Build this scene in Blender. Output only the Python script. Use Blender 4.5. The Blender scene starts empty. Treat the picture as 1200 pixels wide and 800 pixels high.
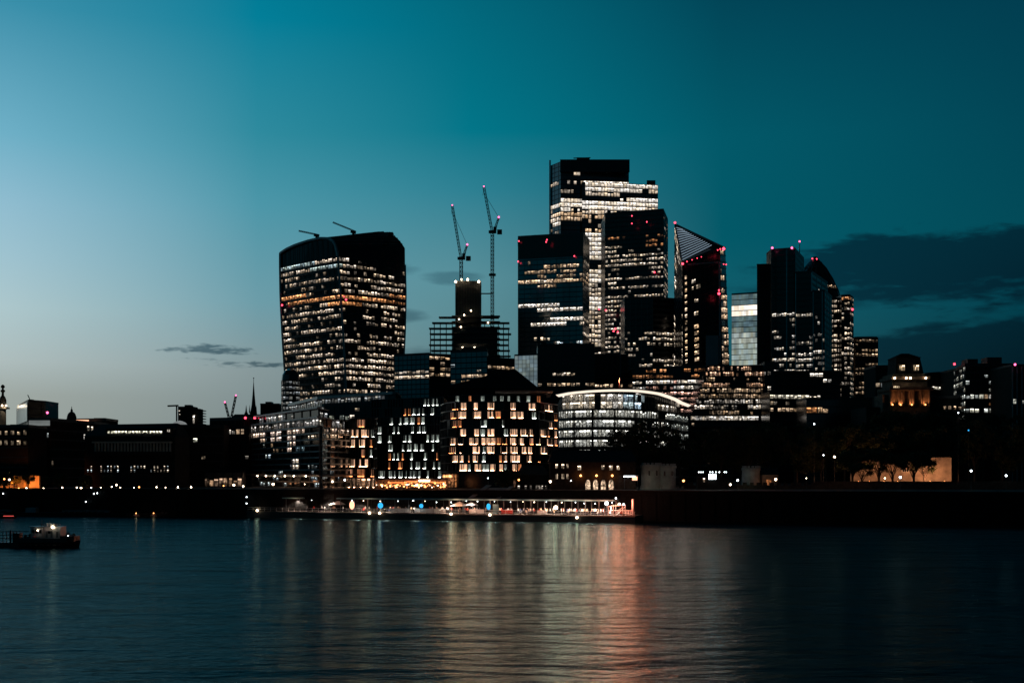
import bpy, bmesh, math, random
from mathutils import Vector, Matrix
R = random.Random(11)
SC = bpy.context.scene
COL = SC.collection
FPX, CX, HY, H = 1400.0, 600.0, 555.0, 13.5      # focal length in photo pixels, principal column, horizon row, eye height
GZ = 8.5                                          # quay level above the river
def X(px, Y): return (px-CX)/FPX*Y
def Z(py, Y): return H+(HY-py)/FPX*Y
def V(px, py, Y): return Vector((X(px, Y), Y, Z(py, Y)))
def proj(p): return CX+FPX*p[0]/p[1], HY-FPX*(p[2]-H)/p[1]

# ---------------------------------------------------------------- materials
def mat(name, base, rough=.6, metal=0., var=.25, vscale=.6, bump=0., bscale=4., spec=None):
    m = bpy.data.materials.new(name); m.use_nodes = True
    nt = m.node_tree; N = nt.nodes; L = nt.links; b = N['Principled BSDF']
    tc = N.new('ShaderNodeTexCoord')
    nz = N.new('ShaderNodeTexNoise'); nz.inputs['Scale'].default_value = vscale; nz.inputs['Detail'].default_value = 5
    L.new(tc.outputs['Object'], nz.inputs['Vector'])
    mr = N.new('ShaderNodeMapRange'); mr.inputs[1].default_value = .3; mr.inputs[2].default_value = .7
    mr.inputs[3].default_value = 1-var; mr.inputs[4].default_value = 1+var
    L.new(nz.outputs['Fac'], mr.inputs[0])
    mx = N.new('ShaderNodeMix'); mx.data_type = 'RGBA'; mx.blend_type = 'MULTIPLY'; mx.inputs[0].default_value = 1
    mx.inputs[6].default_value = (*base, 1)
    L.new(mr.outputs[0], mx.inputs[7]); L.new(mx.outputs[2], b.inputs['Base Color'])
    b.inputs['Roughness'].default_value = rough; b.inputs['Metallic'].default_value = metal
    if spec is not None: b.inputs['Specular IOR Level'].default_value = spec
    if rough > .6: b.inputs['Specular IOR Level'].default_value = .12
    if bump:
        n2 = N.new('ShaderNodeTexNoise'); n2.inputs['Scale'].default_value = bscale; L.new(tc.outputs['Object'], n2.inputs['Vector'])
        bp = N.new('ShaderNodeBump'); bp.inputs['Strength'].default_value = bump; bp.inputs['Distance'].default_value = .3
        L.new(n2.outputs['Fac'], bp.inputs['Height']); L.new(bp.outputs[0], b.inputs['Normal'])
    return m
def emis(name, col, s):
    m = bpy.data.materials.new(name); m.use_nodes = True
    N = m.node_tree.nodes; N.remove(N['Principled BSDF'])
    e = N.new('ShaderNodeEmission'); e.inputs[0].default_value = (*col, 1); e.inputs[1].default_value = s
    m.node_tree.links.new(e.outputs[0], N['Material Output'].inputs[0])
    m.cycles.emission_sampling = 'NONE'
    return m
def winmat(name, cell, lo, hi, clutter, cscale, fit=0., fcell=.7):
    """Lit office glass: every pane has its own lamp colour (attribute), blinds and furniture break it up."""
    m = bpy.data.materials.new(name); m.use_nodes = True
    nt = m.node_tree; N = nt.nodes; L = nt.links; N.remove(N['Principled BSDF'])
    g = N.new('ShaderNodeNewGeometry')
    def cells(c, seed):
        s = N.new('ShaderNodeVectorMath'); s.operation = 'MULTIPLY'; s.inputs[1].default_value = c; L.new(g.outputs['Position'], s.inputs[0])
        f = N.new('ShaderNodeVectorMath'); f.operation = 'FLOOR'; L.new(s.outputs[0], f.inputs[0])
        a = N.new('ShaderNodeVectorMath'); a.operation = 'ADD'; a.inputs[1].default_value = (seed, seed, seed); L.new(f.outputs[0], a.inputs[0])
        w = N.new('ShaderNodeTexWhiteNoise'); w.noise_dimensions = '3D'; L.new(a.outputs[0], w.inputs['Vector'])
        return w.outputs['Value']
    c1 = cells(cell, 3.3)
    r1 = N.new('ShaderNodeMapRange'); r1.inputs[3].default_value = lo; r1.inputs[4].default_value = hi; L.new(c1, r1.inputs[0])
    nz = N.new('ShaderNodeTexNoise'); nz.inputs['Scale'].default_value = cscale; nz.inputs['Detail'].default_value = 3
    L.new(g.outputs['Position'], nz.inputs['Vector'])
    r2 = N.new('ShaderNodeMapRange'); r2.inputs[1].default_value = .36; r2.inputs[2].default_value = .6
    r2.inputs[3].default_value = 1-clutter; r2.inputs[4].default_value = 1.25; L.new(nz.outputs['Fac'], r2.inputs[0])
    mu = N.new('ShaderNodeMath'); mu.operation = 'MULTIPLY'; L.new(r1.outputs[0], mu.inputs[0]); L.new(r2.outputs[0], mu.inputs[1])
    at = N.new('ShaderNodeAttribute'); at.attribute_name = 'Col'
    def mth(op, a, b_, c_=None):
        q = N.new('ShaderNodeMath'); q.operation = op
        for i_, v_ in enumerate((a, b_, c_)):
            if v_ is None: continue
            if isinstance(v_, (int, float)): q.inputs[i_].default_value = v_
            else: L.new(v_, q.inputs[i_])
        return q.outputs[0]
    out_s = mu.outputs[0]
    if fit:   # a row of ceiling light fittings just under the top of each pane; furniture darkens the foot
        al = at.outputs['Alpha']
        band_ = mth('COMPARE', al, .84, .085); on_ = mth('GREATER_THAN', cells((fcell, fcell, .26), 8.1), .5)
        ft = mth('MULTIPLY_ADD', mth('MULTIPLY', band_, on_), fit, 0.)
        foot = N.new('ShaderNodeMapRange'); foot.inputs[1].default_value = .1; foot.inputs[2].default_value = .45; foot.inputs[3].default_value = .5; foot.inputs[4].default_value = 1.; L.new(al, foot.inputs[0])
        out_s = mth('ADD', mth('MULTIPLY', mu.outputs[0], foot.outputs[0]), ft)
    e = N.new('ShaderNodeEmission'); L.new(at.outputs['Color'], e.inputs[0]); L.new(out_s, e.inputs[1])
    gl = N.new('ShaderNodeBsdfGlossy'); gl.inputs['Roughness'].default_value = .1; gl.inputs['Color'].default_value = (.05, .05, .05, 1)
    ad = N.new('ShaderNodeAddShader'); L.new(e.outputs[0], ad.inputs[0]); L.new(gl.outputs[0], ad.inputs[1])
    L.new(ad.outputs[0], N['Material Output'].inputs[0])
    m.cycles.emission_sampling = 'NONE'
    return m
M = dict(
    glass=mat('dark_glass', (.015, .02, .024), .12, .0, .4, .08, .05, .3),
    glassk=mat('black_glass', (.005, .006, .007), .2, 0, .3, .1, spec=.4),
    teal=mat('coated_teal_glass', (.17, .17, .18), .16, 1., .25, .06, .08, .25),
    tealp=mat('pale_coated_glass', (.25, .26, .28), .2, 1., .2, .06, .08, .25),
    silver=mat('translucent_pale_glass', (.75, .8, .82), .3, 1., .15, .1),
    steel=mat('grey_steel', (.09, .11, .12), .45, .6, .2),
    steeld=mat('dark_steel', (.016, .020, .023), .42, 0, .2, spec=.5),
    fin=mat('pale_fin_metal', (.30, .33, .35), .4, .4, .2),
    conc=mat('raw_concrete', (.12, .12, .115), .85, 0, .35, .4, .3),
    stone=mat('weathered_stone', (.24, .21, .17), .85, 0, .35, .5, .4, 3),
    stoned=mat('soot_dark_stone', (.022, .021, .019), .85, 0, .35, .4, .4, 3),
    pstone=mat('portland_stone', (.38, .36, .32), .8, 0, .25, .4, .3, 2),
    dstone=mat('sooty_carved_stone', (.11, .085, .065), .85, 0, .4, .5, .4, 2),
    brick=mat('dark_brick', (.045, .032, .026), .85, 0, .35, 1., .3, 6),
    slate=mat('roof_slate', (.012, .0125, .014), .85, 0, .3, 1.),
    lead=mat('lead_dome', (.02, .022, .024), .8, 0, .3),
    ground=mat('paving', (.05, .05, .05), .9, 0, .3, .2),
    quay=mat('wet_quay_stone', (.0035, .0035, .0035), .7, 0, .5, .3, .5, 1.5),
    leaf=mat('plane_tree_leaf', (.04, .05, .022), .7, 0, .5, 2.),
    bark=mat('bark', (.06, .05, .04), .9, 0, .4, 2., .5, 6),
    hull=mat('black_hull_paint', (.012, .013, .015), .5, 0, .4, 1.),
    white=mat('white_paint', (.62, .64, .64), .5, 0, .15, .8),
    tarp=mat('brown_canvas', (.22, .17, .15), .8, 0, .3, 1.5, .4, 3),
    canvas=mat('white_canvas', (.7, .7, .7), .8, 0, .15, 1.5, .4, 3),
    deck=mat('deck_boards', (.09, .08, .07), .8, 0, .4, 2.),
    canopy=mat('blue_grey_roof_sheet', (.10, .22, .26), .45, .2, .2, .5),
    curtain=mat('cream_curtain', (.62, .52, .42), .8, 0, .25, 1.2, .3, 3),
    curtw=mat('white_blind', (.62, .66, .62), .8, 0, .2, 1.2, .3, 3),
    bronze=mat('bronze_cladding', (.045, .05, .055), .35, .5, .3, .5),
    crane=mat('crane_steel', (.035, .04, .045), .6, .2, .3),
    skin=mat('skin', (.45, .3, .22), .6, 0, .1), hair=mat('dark_hair', (.03, .02, .015), .6, 0, .2),
    win=winmat('lit_window', (.8, .8, 1.1), .10, 1.35, .9, .8, 3.6, .5),
    wins=winmat('lit_window_even', (.5, .5, .7), .45, 1.15, .5, .6, 2.2, .4), winb=winmat('dim_glowing_panel', (.3, .3, .3), .8, 1.2, .12, .15),
    winn=winmat('lit_window_near', (2.6, 2.6, 1.3), .2, 1.2, .9, 1.7, 6., .8),
    red=emis('red_warning_lamp', (1, .05, .09), 5.), pink=emis('pink_warning_lamp', (1, .12, .3), 4.),
    lampw=emis('warm_white_lamp', (1, .74, .48), 14.), lampc=emis('cool_white_lamp', (.85, .95, 1), 10.),
    lampo=emis('orange_lamp', (1, .36, .1), 7.), lampr=emis('red_orange_neon', (1, .16, .04), 4.),
    cyan=emis('blue_sign_lamp', (.03, .35, .75), 1.6), peach=emis('peach_sign_lamp', (1, .45, .26), 2.2),
    louvre=emis('glowing_roof_louvre', (.5, .68, .85), .42), roofl=emis('roof_edge_light', (1, .84, .68), 1.15), redd=emis('dim_red_lamp', (1, .12, .10), .9),  # louvre: pale sky sheen put in as emission
)
for k, c in dict(cloth_black=(.02, .02, .025), cloth_navy=(.03, .05, .12), cloth_red=(.45, .04, .03), cloth_white=(.6, .6, .58),
                 cloth_grey=(.2, .2, .21), cloth_tan=(.4, .28, .18)).items():
    M[k] = mat(k, c, .85, 0, .2, 3)
def curtain_mat(name, base, glow):
    m = mat(name, base, .8, 0, .2, 1.2); N = m.node_tree.nodes; L = m.node_tree.links; b = N['Principled BSDF']
    at = N.new('ShaderNodeAttribute'); at.attribute_name = 'Col'
    tc = N.new('ShaderNodeTexCoord'); mp = N.new('ShaderNodeMapping'); mp.inputs['Scale'].default_value = (1, 1, .12); L.new(tc.outputs['Object'], mp.inputs['Vector'])
    nz = N.new('ShaderNodeTexNoise'); nz.inputs['Scale'].default_value = 2.2; L.new(mp.outputs[0], nz.inputs['Vector'])
    r = N.new('ShaderNodeMapRange'); r.inputs[1].default_value = .35; r.inputs[2].default_value = .65; r.inputs[3].default_value = .45*glow; r.inputs[4].default_value = 1.5*glow
    L.new(nz.outputs['Fac'], r.inputs[0]); L.new(at.outputs['Color'], b.inputs['Emission Color']); L.new(r.outputs[0], b.inputs['Emission Strength'])
    m.cycles.emission_sampling = 'NONE'; return m
M['curtain'] = curtain_mat('backlit_cream_curtain', (.62, .52, .42), 1.); M['curtw'] = curtain_mat('backlit_white_blind', (.62, .66, .62), 1.)
def lampmat(name, col, s):
    m = emis(name, col, s); m.cycles.emission_sampling = 'FRONT_BACK'; return m
M['sillw'] = lampmat('sill_lamp_warm', (1, .50, .27), 26.); M['sillc'] = lampmat('sill_lamp_white', (.93, .97, .88), 16.)
M['sillo'] = lampmat('sill_lamp_orange', (1, .30, .10), 12.)

# ---------------------------------------------------------------- mesh helpers
class MB:
    def __init__(s): s.v, s.f, s.c = [], [], []
    def face(s, pts, col=(0, 0, 0)):
        n = len(s.v); s.v += [tuple(p) for p in pts]; s.f.append(tuple(range(n, n+len(pts)))); s.c.append(col)
    def mesh(s, pts, faces):
        n = len(s.v); s.v += [tuple(p) for p in pts]
        for f in faces: s.f.append(tuple(n+i for i in f)); s.c.append((0, 0, 0))
    def hexa(s, p):   # 4 bottom, 4 top
        s.mesh(p, [(3, 2, 1, 0), (4, 5, 6, 7), (0, 1, 5, 4), (1, 2, 6, 5), (2, 3, 7, 6), (3, 0, 4, 7)])
    def box(s, x0, x1, y0, y1, z0, z1):
        s.hexa([(x0, y0, z0), (x1, y0, z0), (x1, y1, z0), (x0, y1, z0), (x0, y0, z1), (x1, y0, z1), (x1, y1, z1), (x0, y1, z1)])
    def obox(s, o, a, n, l, w, h):   # oriented box: origin corner, unit along, unit across
        o = Vector(o); a = Vector(a)*l; n = Vector(n)*w; z = Vector((0, 0, h))
        s.hexa([o, o+a, o+a+n, o+n, o+z, o+a+z, o+a+n+z, o+n+z])
    def prism(s, pts, z0, z1):
        n = len(pts); b = [(p[0], p[1], z0) for p in pts]; t = [(p[0], p[1], z1 if len(p) < 3 else p[2]) for p in pts]
        s.mesh(b+t, [tuple(range(n))[::-1], tuple(range(n, 2*n))]+[(i, (i+1) % n, n+(i+1) % n, n+i) for i in range(n)])
    def beam(s, p, q, w, w2=None):
        p, q = Vector(p), Vector(q); d = (q-p)
        if d.length < 1e-6: return
        d.normalize(); a = d.cross(Vector((0, 0, 1)))
        if a.length < .05: a = d.cross(Vector((0, 1, 0)))
        a.normalize(); b = d.cross(a); w2 = w if w2 is None else w2
        s.hexa([p-a*w/2-b*w/2, p+a*w/2-b*w/2, p+a*w/2+b*w/2, p-a*w/2+b*w/2, q-a*w2/2-b*w2/2, q+a*w2/2-b*w2/2, q+a*w2/2+b*w2/2, q-a*w2/2+b*w2/2])
    def lathe(s, c, prof, n=16, a0=0.):
        pts = []
        for r, z in prof:
            for k in range(n):
                a = a0+2*math.pi*k/n; pts.append((c[0]+r*math.cos(a), c[1]+r*math.sin(a), c[2]+z))
        fs = [(i*n+k, i*n+(k+1) % n, (i+1)*n+(k+1) % n, (i+1)*n+k) for i in range(len(prof)-1) for k in range(n)]
        fs += [tuple(range(n))[::-1], tuple((len(prof)-1)*n+k for k in range(n))]
        s.mesh(pts, fs)
    def ball(s, c, r, n=8):
        s.lathe(c, [(max(.001, r*math.sin(math.pi*i/6)), -r*math.cos(math.pi*i/6)) for i in range(7)], n)
    def lattice(s, p, q, w, wc, step, side=None):
        """square lattice boom from p to q"""
        p, q = Vector(p), Vector(q); d = q-p; Ln = d.length; d.normalize()
        a = d.cross(Vector((0, 1, 0)) if side is None else Vector(side)); a.normalize(); b = d.cross(a)
        cs = [a*w/2+b*w/2, a*w/2-b*w/2, -a*w/2-b*w/2, -a*w/2+b*w/2]
        for c in cs: s.beam(p+c, q+c, wc)
        n = max(2, int(Ln/step))
        for i in range(n):
            t0, t1 = p+d*Ln*i/n, p+d*Ln*(i+1)/n
            for k in range(4):
                c0, c1 = cs[k], cs[(k+1) % 4]
                s.beam(t0+c0, t1+c1 if i % 2 else t1+c1, wc*.7); s.beam(t0+c0, t0+c1, wc*.7)
    def build(s, name, m, parent=None, stuff=False, smooth=False):
        me = bpy.data.meshes.new(name)
        org = Vector((0, 0, 0))
        if parent is not None: org = parent['_o'] if False else Vector(ORG.get(parent.name, (0, 0, 0)))
        me.from_pydata([tuple(Vector(v)-org) for v in s.v], [], s.f); me.update()
        if any(c != (0, 0, 0) for c in s.c):
            at = me.color_attributes.new('Col', 'FLOAT_COLOR', 'CORNER')
            k = 0; buf = []
            for f, c in zip(s.f, s.c):
                for q in range(len(f)): buf += [c[0], c[1], c[2], (0., 0., 1., 1.)[q] if len(f) == 4 else .5]
            at.data.foreach_set('color', buf)
        if smooth: me.shade_smooth()
        o = bpy.data.objects.new(name, me); COL.objects.link(o); me.materials.append(M[m] if isinstance(m, str) else m)
        if parent is not None: o.parent = parent; ORG[o.name] = org
        if stuff: o['kind'] = 'stuff'
        return o
ORG = {}
LABELS = {}
def thing(name, label, cat, loc=(0, 0, 0), group=None):
    o = bpy.data.objects.new(name, None); COL.objects.link(o); o.location = loc; ORG[o.name] = tuple(loc)
    o['label'] = label; o['category'] = cat; o.empty_display_size = 1
    if group: o['group'] = group
    LABELS[label] = LABELS.get(label, 0)+1
    return o
def tag(o, label, cat, group=None):
    o['label'] = label; o['category'] = cat
    if group: o['group'] = group
    return o
def copy_tree(o, loc, label, rz=0., sc=None, parent=None):
    c = o.copy(); COL.objects.link(c)
    if parent is None:
        c.location = loc; c.rotation_euler.z = rz
        if sc: c.scale = sc
        c['label'] = label
    else: c.parent = parent
    for ch in list(o.children): copy_tree(ch, None, None, parent=c)
    return c
def structure(name, mb, m):
    o = mb.build(name, m); o['kind'] = 'structure'; return o
def ordinal(i):
    return ['first', 'second', 'third', 'fourth', 'fifth', 'sixth', 'seventh', 'eighth', 'ninth', 'tenth', 'eleventh', 'twelfth', 'thirteenth',
            'fourteenth', 'fifteenth', 'sixteenth', 'seventeenth', 'eighteenth', 'nineteenth', 'twentieth'][i]

# ---------------------------------------------------------------- lit window patterns and facades
WARM, NEUT, COOL, ORNG, PINK, WHITE = (1, .68, .42), (1, .80, .60), (.80, .93, 1), (1, .42, .16), (1, .55, .42), (1, .88, .74)
class Bld:
    def __init__(s, name, label, cat, loc, group=None):
        s.root = thing(name, label, cat, loc, group); s.wins = []; s.frame = []; s.mull = MB()
    def add(s, mb, name, m, **k): return mb.build(name, m, s.root, **k)
    def red(s, px, py, Y, r=None, m='red'):
        mb = MB(); r = (r or Y*.0012)*.62; mb.ball((X(px, Y), Y, Z(py, Y)), r); mb.build('warning_light', m, s.root)
    def finish(s, fm='steeld', mm='steeld', wm='win', cap=100):
        for q in s.frame: s.add(q, 'floor_band', fm)
        if s.mull.f: s.add(s.mull, 'mullion_grid', mm)
        s.wins.sort(key=lambda w: -w[0])
        for a, q, c in s.wins[:cap]:
            mb = MB(); mb.face(q, c); mb.build('window', wm, s.root)
        rest = s.wins[cap:]
        if rest:
            mb = MB()
            for a, q, c in rest: mb.face(q, c)
            o = mb.build('window', wm, s.root, stuff=True)
def reg(px, py, regs, p, br, tint):
    if px > 812 and py > 491: return 0, br, tint      # floors sunk behind the trees of the right bank are unlit
    for r in regs:
        if r[0] <= px <= r[1] and r[2] <= py <= r[3]:
            p = r[4]; br = r[5] if len(r) > 5 else br; tint = r[6] if len(r) > 6 else tint
    return p, br, tint
def facade(b, surf, nb, ns, p=.35, br=.6, tint=NEUT, regs=(), run=(2, 7), wu=.86, wv=(.26, .82), band=.26, bd=.16, mb=1, mw=.14, md=.2,
           seg=1, off=.04, scat=.1, rowvar=.6, tv=.12, jit=(.25, .6, .9, 1., 1.25, 1.5)):
    """a storey by bay grid over surf(u, v); windows come on in runs along each floor"""
    for j in range(ns):
        rr = R.random(); k = 0; rv = 1+rowvar*R.uniform(-1, 1); rb = R.uniform(.7, 1.2)
        for i in range(nb):
            if k <= 0: k = R.randint(*run); rr = R.random(); rb = R.uniform(.45, 1.3)
            k -= 1
            cutu = 0 if wu > .94 or (lambda c_: reg(*proj(c_), regs, p, br, tint)[0] > .94)(surf((i+.5)/nb, (j+.5)/ns)) else R.uniform(0, .16)*wu; cutv = 0 if cutu == 0 else R.choice([0, 0, .1, .3])*(wv[1]-wv[0]) if wu < .99 else 0
            u0, u1 = (i+.5-wu/2+(cutu if R.random() < .5 else 0))/nb, (i+.5+wu/2-cutu)/nb; v0, v1 = (j+wv[0])/ns, (j+wv[1]-cutv)/ns
            c = surf((u0+u1)/2, (v0+v1)/2); px, py = proj(c)
            pp, bb, tt = reg(px, py, regs, p, br, tint)
            on = rr < pp*(rv if pp < .95 else 1) and R.random() < (.93 if pp < .95 else 1)
            if not on and R.random() < scat*min(1, pp*3) : on = True; bb *= .5
            if not on: continue
            du = (surf(min(1, u1+.001), v0)-surf(u0, v0)).normalized(); dv = (surf(u0, v1)-surf(u0, v0)).normalized()
            n = du.cross(dv)*off
            a = bb*(rb if len(jit) > 3 else 1)*R.choice(jit if pp < .95 else (.85, 1, 1.15)); w = R.uniform(-tv, tv)
            col = (tt[0]*a, tt[1]*a*(1+w*.6), tt[2]*a*(1+w*1.6))
            q = [surf(u0, v0)+n, surf(u1, v0)+n, surf(u1, v1)+n, surf(u0, v1)+n]
            ar = (q[1]-q[0]).length*(q[3]-q[0]).length/ (q[0][1]**2)
            b.wins.append((ar*(.3+min(1, a)), q, col))
    def ribbon(M_, f0, f1, f0b, f1b, d):
        q = [f0, f1, f1b, f0b]
        du = (f1-f0); dv = (f0b-f0); n = du.cross(dv)
        if n.length < 1e-9: return
        n = n.normalized()*d
        M_.hexa([f0, f1, f1+n, f0+n, f0b, f1b, f1b+n, f0b+n])
    if band:
        for j in range(ns+1):
            v0, v1 = max(0, (j-band/2)/ns), min(1, (j+band/2)/ns)
            fr = MB(); b.frame.append(fr)
            for k in range(seg):
                u0, u1 = k/seg, (k+1)/seg
                ribbon(fr, surf(u0, v0), surf(u1, v0), surf(u0, v1), surf(u1, v1), bd)
    if mb:
        vs = max(1, seg if seg > 1 else 1)
        L = (surf(1, .5)-surf(0, .5)).length or 1
        hw = mw/2/max(L, 1)
        for i in range(0, nb+1, mb):
            u = min(1-hw, max(hw, i/nb))
            for k in range(vs):
                ribbon(b.mull, surf(u-hw, k/vs), surf(u+hw, k/vs), surf(u-hw, (k+1)/vs), surf(u+hw, (k+1)/vs), md)
def flat(A, B, z0, z1, z1b=None):
    A = Vector((A[0], A[1], 0)); B = Vector((B[0], B[1], 0)); z1b = z1 if z1b is None else z1b
    def f(u, v):
        p = A.lerp(B, u); p.z = z0+(z1+(z1b-z1)*u-z0)*v; return p
    return f
def tower(name, label, cat, corners, ytop, m='glass', storey=3.9, bay=3., dep=30, base=GZ, faces=None, ref=0, roof=True, group=None,
          fm='steeld', mm='steeld', wm='win', finish=True, plant=(), **kw):
    """corners: front corners left to right as (px, Y). Top level set by row ytop at corner ref."""
    P = [Vector((X(px, Y), Y, 0)) for px, Y in corners]
    zt = Z(ytop, corners[ref][1])
    b = Bld(name, label, cat, (sum(p.x for p in P)/len(P), P[0].y, base), group)
    back = [Vector((P[-1].x+kw.pop('bx', 0), P[-1].y+dep, 0)), Vector((P[0].x+kw.pop('bx0', 0), P[0].y+dep, 0))]
    w = MB(); w.prism([(p.x, p.y) for p in P+back], base, zt); b.add(w, 'wall', m)
    if roof:
        r = MB()
        fp = P+back
        for i in range(len(fp)):
            a, c = fp[i], fp[(i+1) % len(fp)]
            d = (c-a); ln = d.length; d.normalize(); n = Vector((d.y, -d.x, 0))
            r.obox(Vector((a.x, a.y, zt-.002))-n*.1+Vector((0, 0, .0))+d*.0, d, n*-1 if False else n, ln, .22, 1.0)
        b.add(r, 'parapet', fm)
    for i in range(len(P)-1):
        A, B = P[i], P[i+1]; ln = (B-A).length
        k2 = dict(kw)
        if faces and faces[i] is not None: k2.update(faces[i])
        elif faces and faces[i] is None: continue
        bb = k2.pop('bay', bay); st = k2.pop('storey', storey)
        nb = max(1, round(ln/bb)); ns = max(1, round((zt-base)/st))
        facade(b, flat(A, B, base, zt), nb, ns, **k2)
    for (x0, x1, y0, d0) in plant:           # rooftop plant rooms
        Y = corners[ref][1]+d0; pm = MB(); pm.box(X(x0, Y), X(x1, Y), Y, Y+8, zt, Z(y0, Y))
        pm.build('plant_room', fm, b.root)
    b.zt = zt; b.P = P
    if finish: b.finish(fm, mm, wm)
    return b
# ================================================================ SETTING: river, bank, ground
def bank(x): return 350-.26*x
g = MB(); g.face([(-9000, -3000, 0), (9000, -3000, 0), (9000, 1500, 0), (-9000, 1500, 0)])
wm = bpy.data.materials.new('river_water'); wm.use_nodes = True
nt = wm.node_tree; N = nt.nodes; L = nt.links; b = N['Principled BSDF']
N.remove(b)
df = N.new('ShaderNodeBsdfDiffuse'); df.inputs['Color'].default_value = (.001, .006, .008, 1)
gl = N.new('ShaderNodeBsdfGlossy'); gl.inputs['Color'].default_value = (.185, .34, .375, 1); gl.inputs['Roughness'].default_value = .15
fr = N.new('ShaderNodeFresnel'); fr.inputs['IOR'].default_value = 1.33; mxs = N.new('ShaderNodeMixShader')
L.new(fr.outputs[0], mxs.inputs[0]); L.new(df.outputs[0], mxs.inputs[1]); L.new(gl.outputs[0], mxs.inputs[2]); L.new(mxs.outputs[0], N['Material Output'].inputs[0])
tc = N.new('ShaderNodeTexCoord')
def wnoise(sc, rot, det, dist):
    mp = N.new('ShaderNodeMapping'); mp.inputs['Scale'].default_value = sc; mp.inputs['Rotation'].default_value = (0, 0, rot)
    L.new(tc.outputs['Object'], mp.inputs['Vector'])
    z = N.new('ShaderNodeTexNoise'); z.inputs['Scale'].default_value = 1; z.inputs['Detail'].default_value = det; z.inputs['Distortion'].default_value = dist
    L.new(mp.outputs[0], z.inputs['Vector']); return z.outputs['Fac']
prev = None
for sc, rot, det, st, di in [((.045, .11, 1), .2, 3, .9, 1.3), ((.22, .5, 1), -.15, 4, .9, .48), ((1.1, 2.2, 1), .25, 4, .7, .17)]:
    bp = N.new('ShaderNodeBump'); bp.inputs['Strength'].default_value = st; bp.inputs['Distance'].default_value = di
    L.new(wnoise(sc, rot, det, .4), bp.inputs['Height'])
    if prev is not None: L.new(prev, bp.inputs['Normal'])
    prev = bp.outputs[0]
for q_ in (df, gl, fr): L.new(prev, q_.inputs['Normal'])
structure('river_water', g, wm)
g = MB(); xs = [-6000, -1500, -400, 0, 300, 800, 6000]
g.face([(-6000, bank(-1500), GZ-.1), (-1500, bank(-1500), GZ-.1), (-400, bank(-400), GZ-.1), (300, bank(300), GZ-.1), (1150, 60, GZ-.1), (6000, 60, GZ-.1), (6000, 9000, GZ-.1), (-6000, 9000, GZ-.1)])
structure('ground', g, 'ground')
# embankment wall with coping and timber fenders
w = MB(); p0 = Vector((-1200, bank(-1200), 0)); p1 = Vector((900, bank(900), 0)); d = (p1-p0).normalized(); n = Vector((-d.y, d.x, 0))
w.obox(p0-Vector((0, 0, 2)), d, n, (p1-p0).length, 1.2, GZ+2.1); w.obox(p0+Vector((0, 0, GZ-.39))-n*.15, d, n, (p1-p0).length, 1.5, .65)
for i in range(0, 150): w.obox(p0+d*(880+i*4.1)-n*.25+Vector((0, 0, .2)), d, n, .35, .3, GZ-1.2)
o = w.build('embankment_wall', 'quay'); o['kind'] = 'structure'

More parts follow.
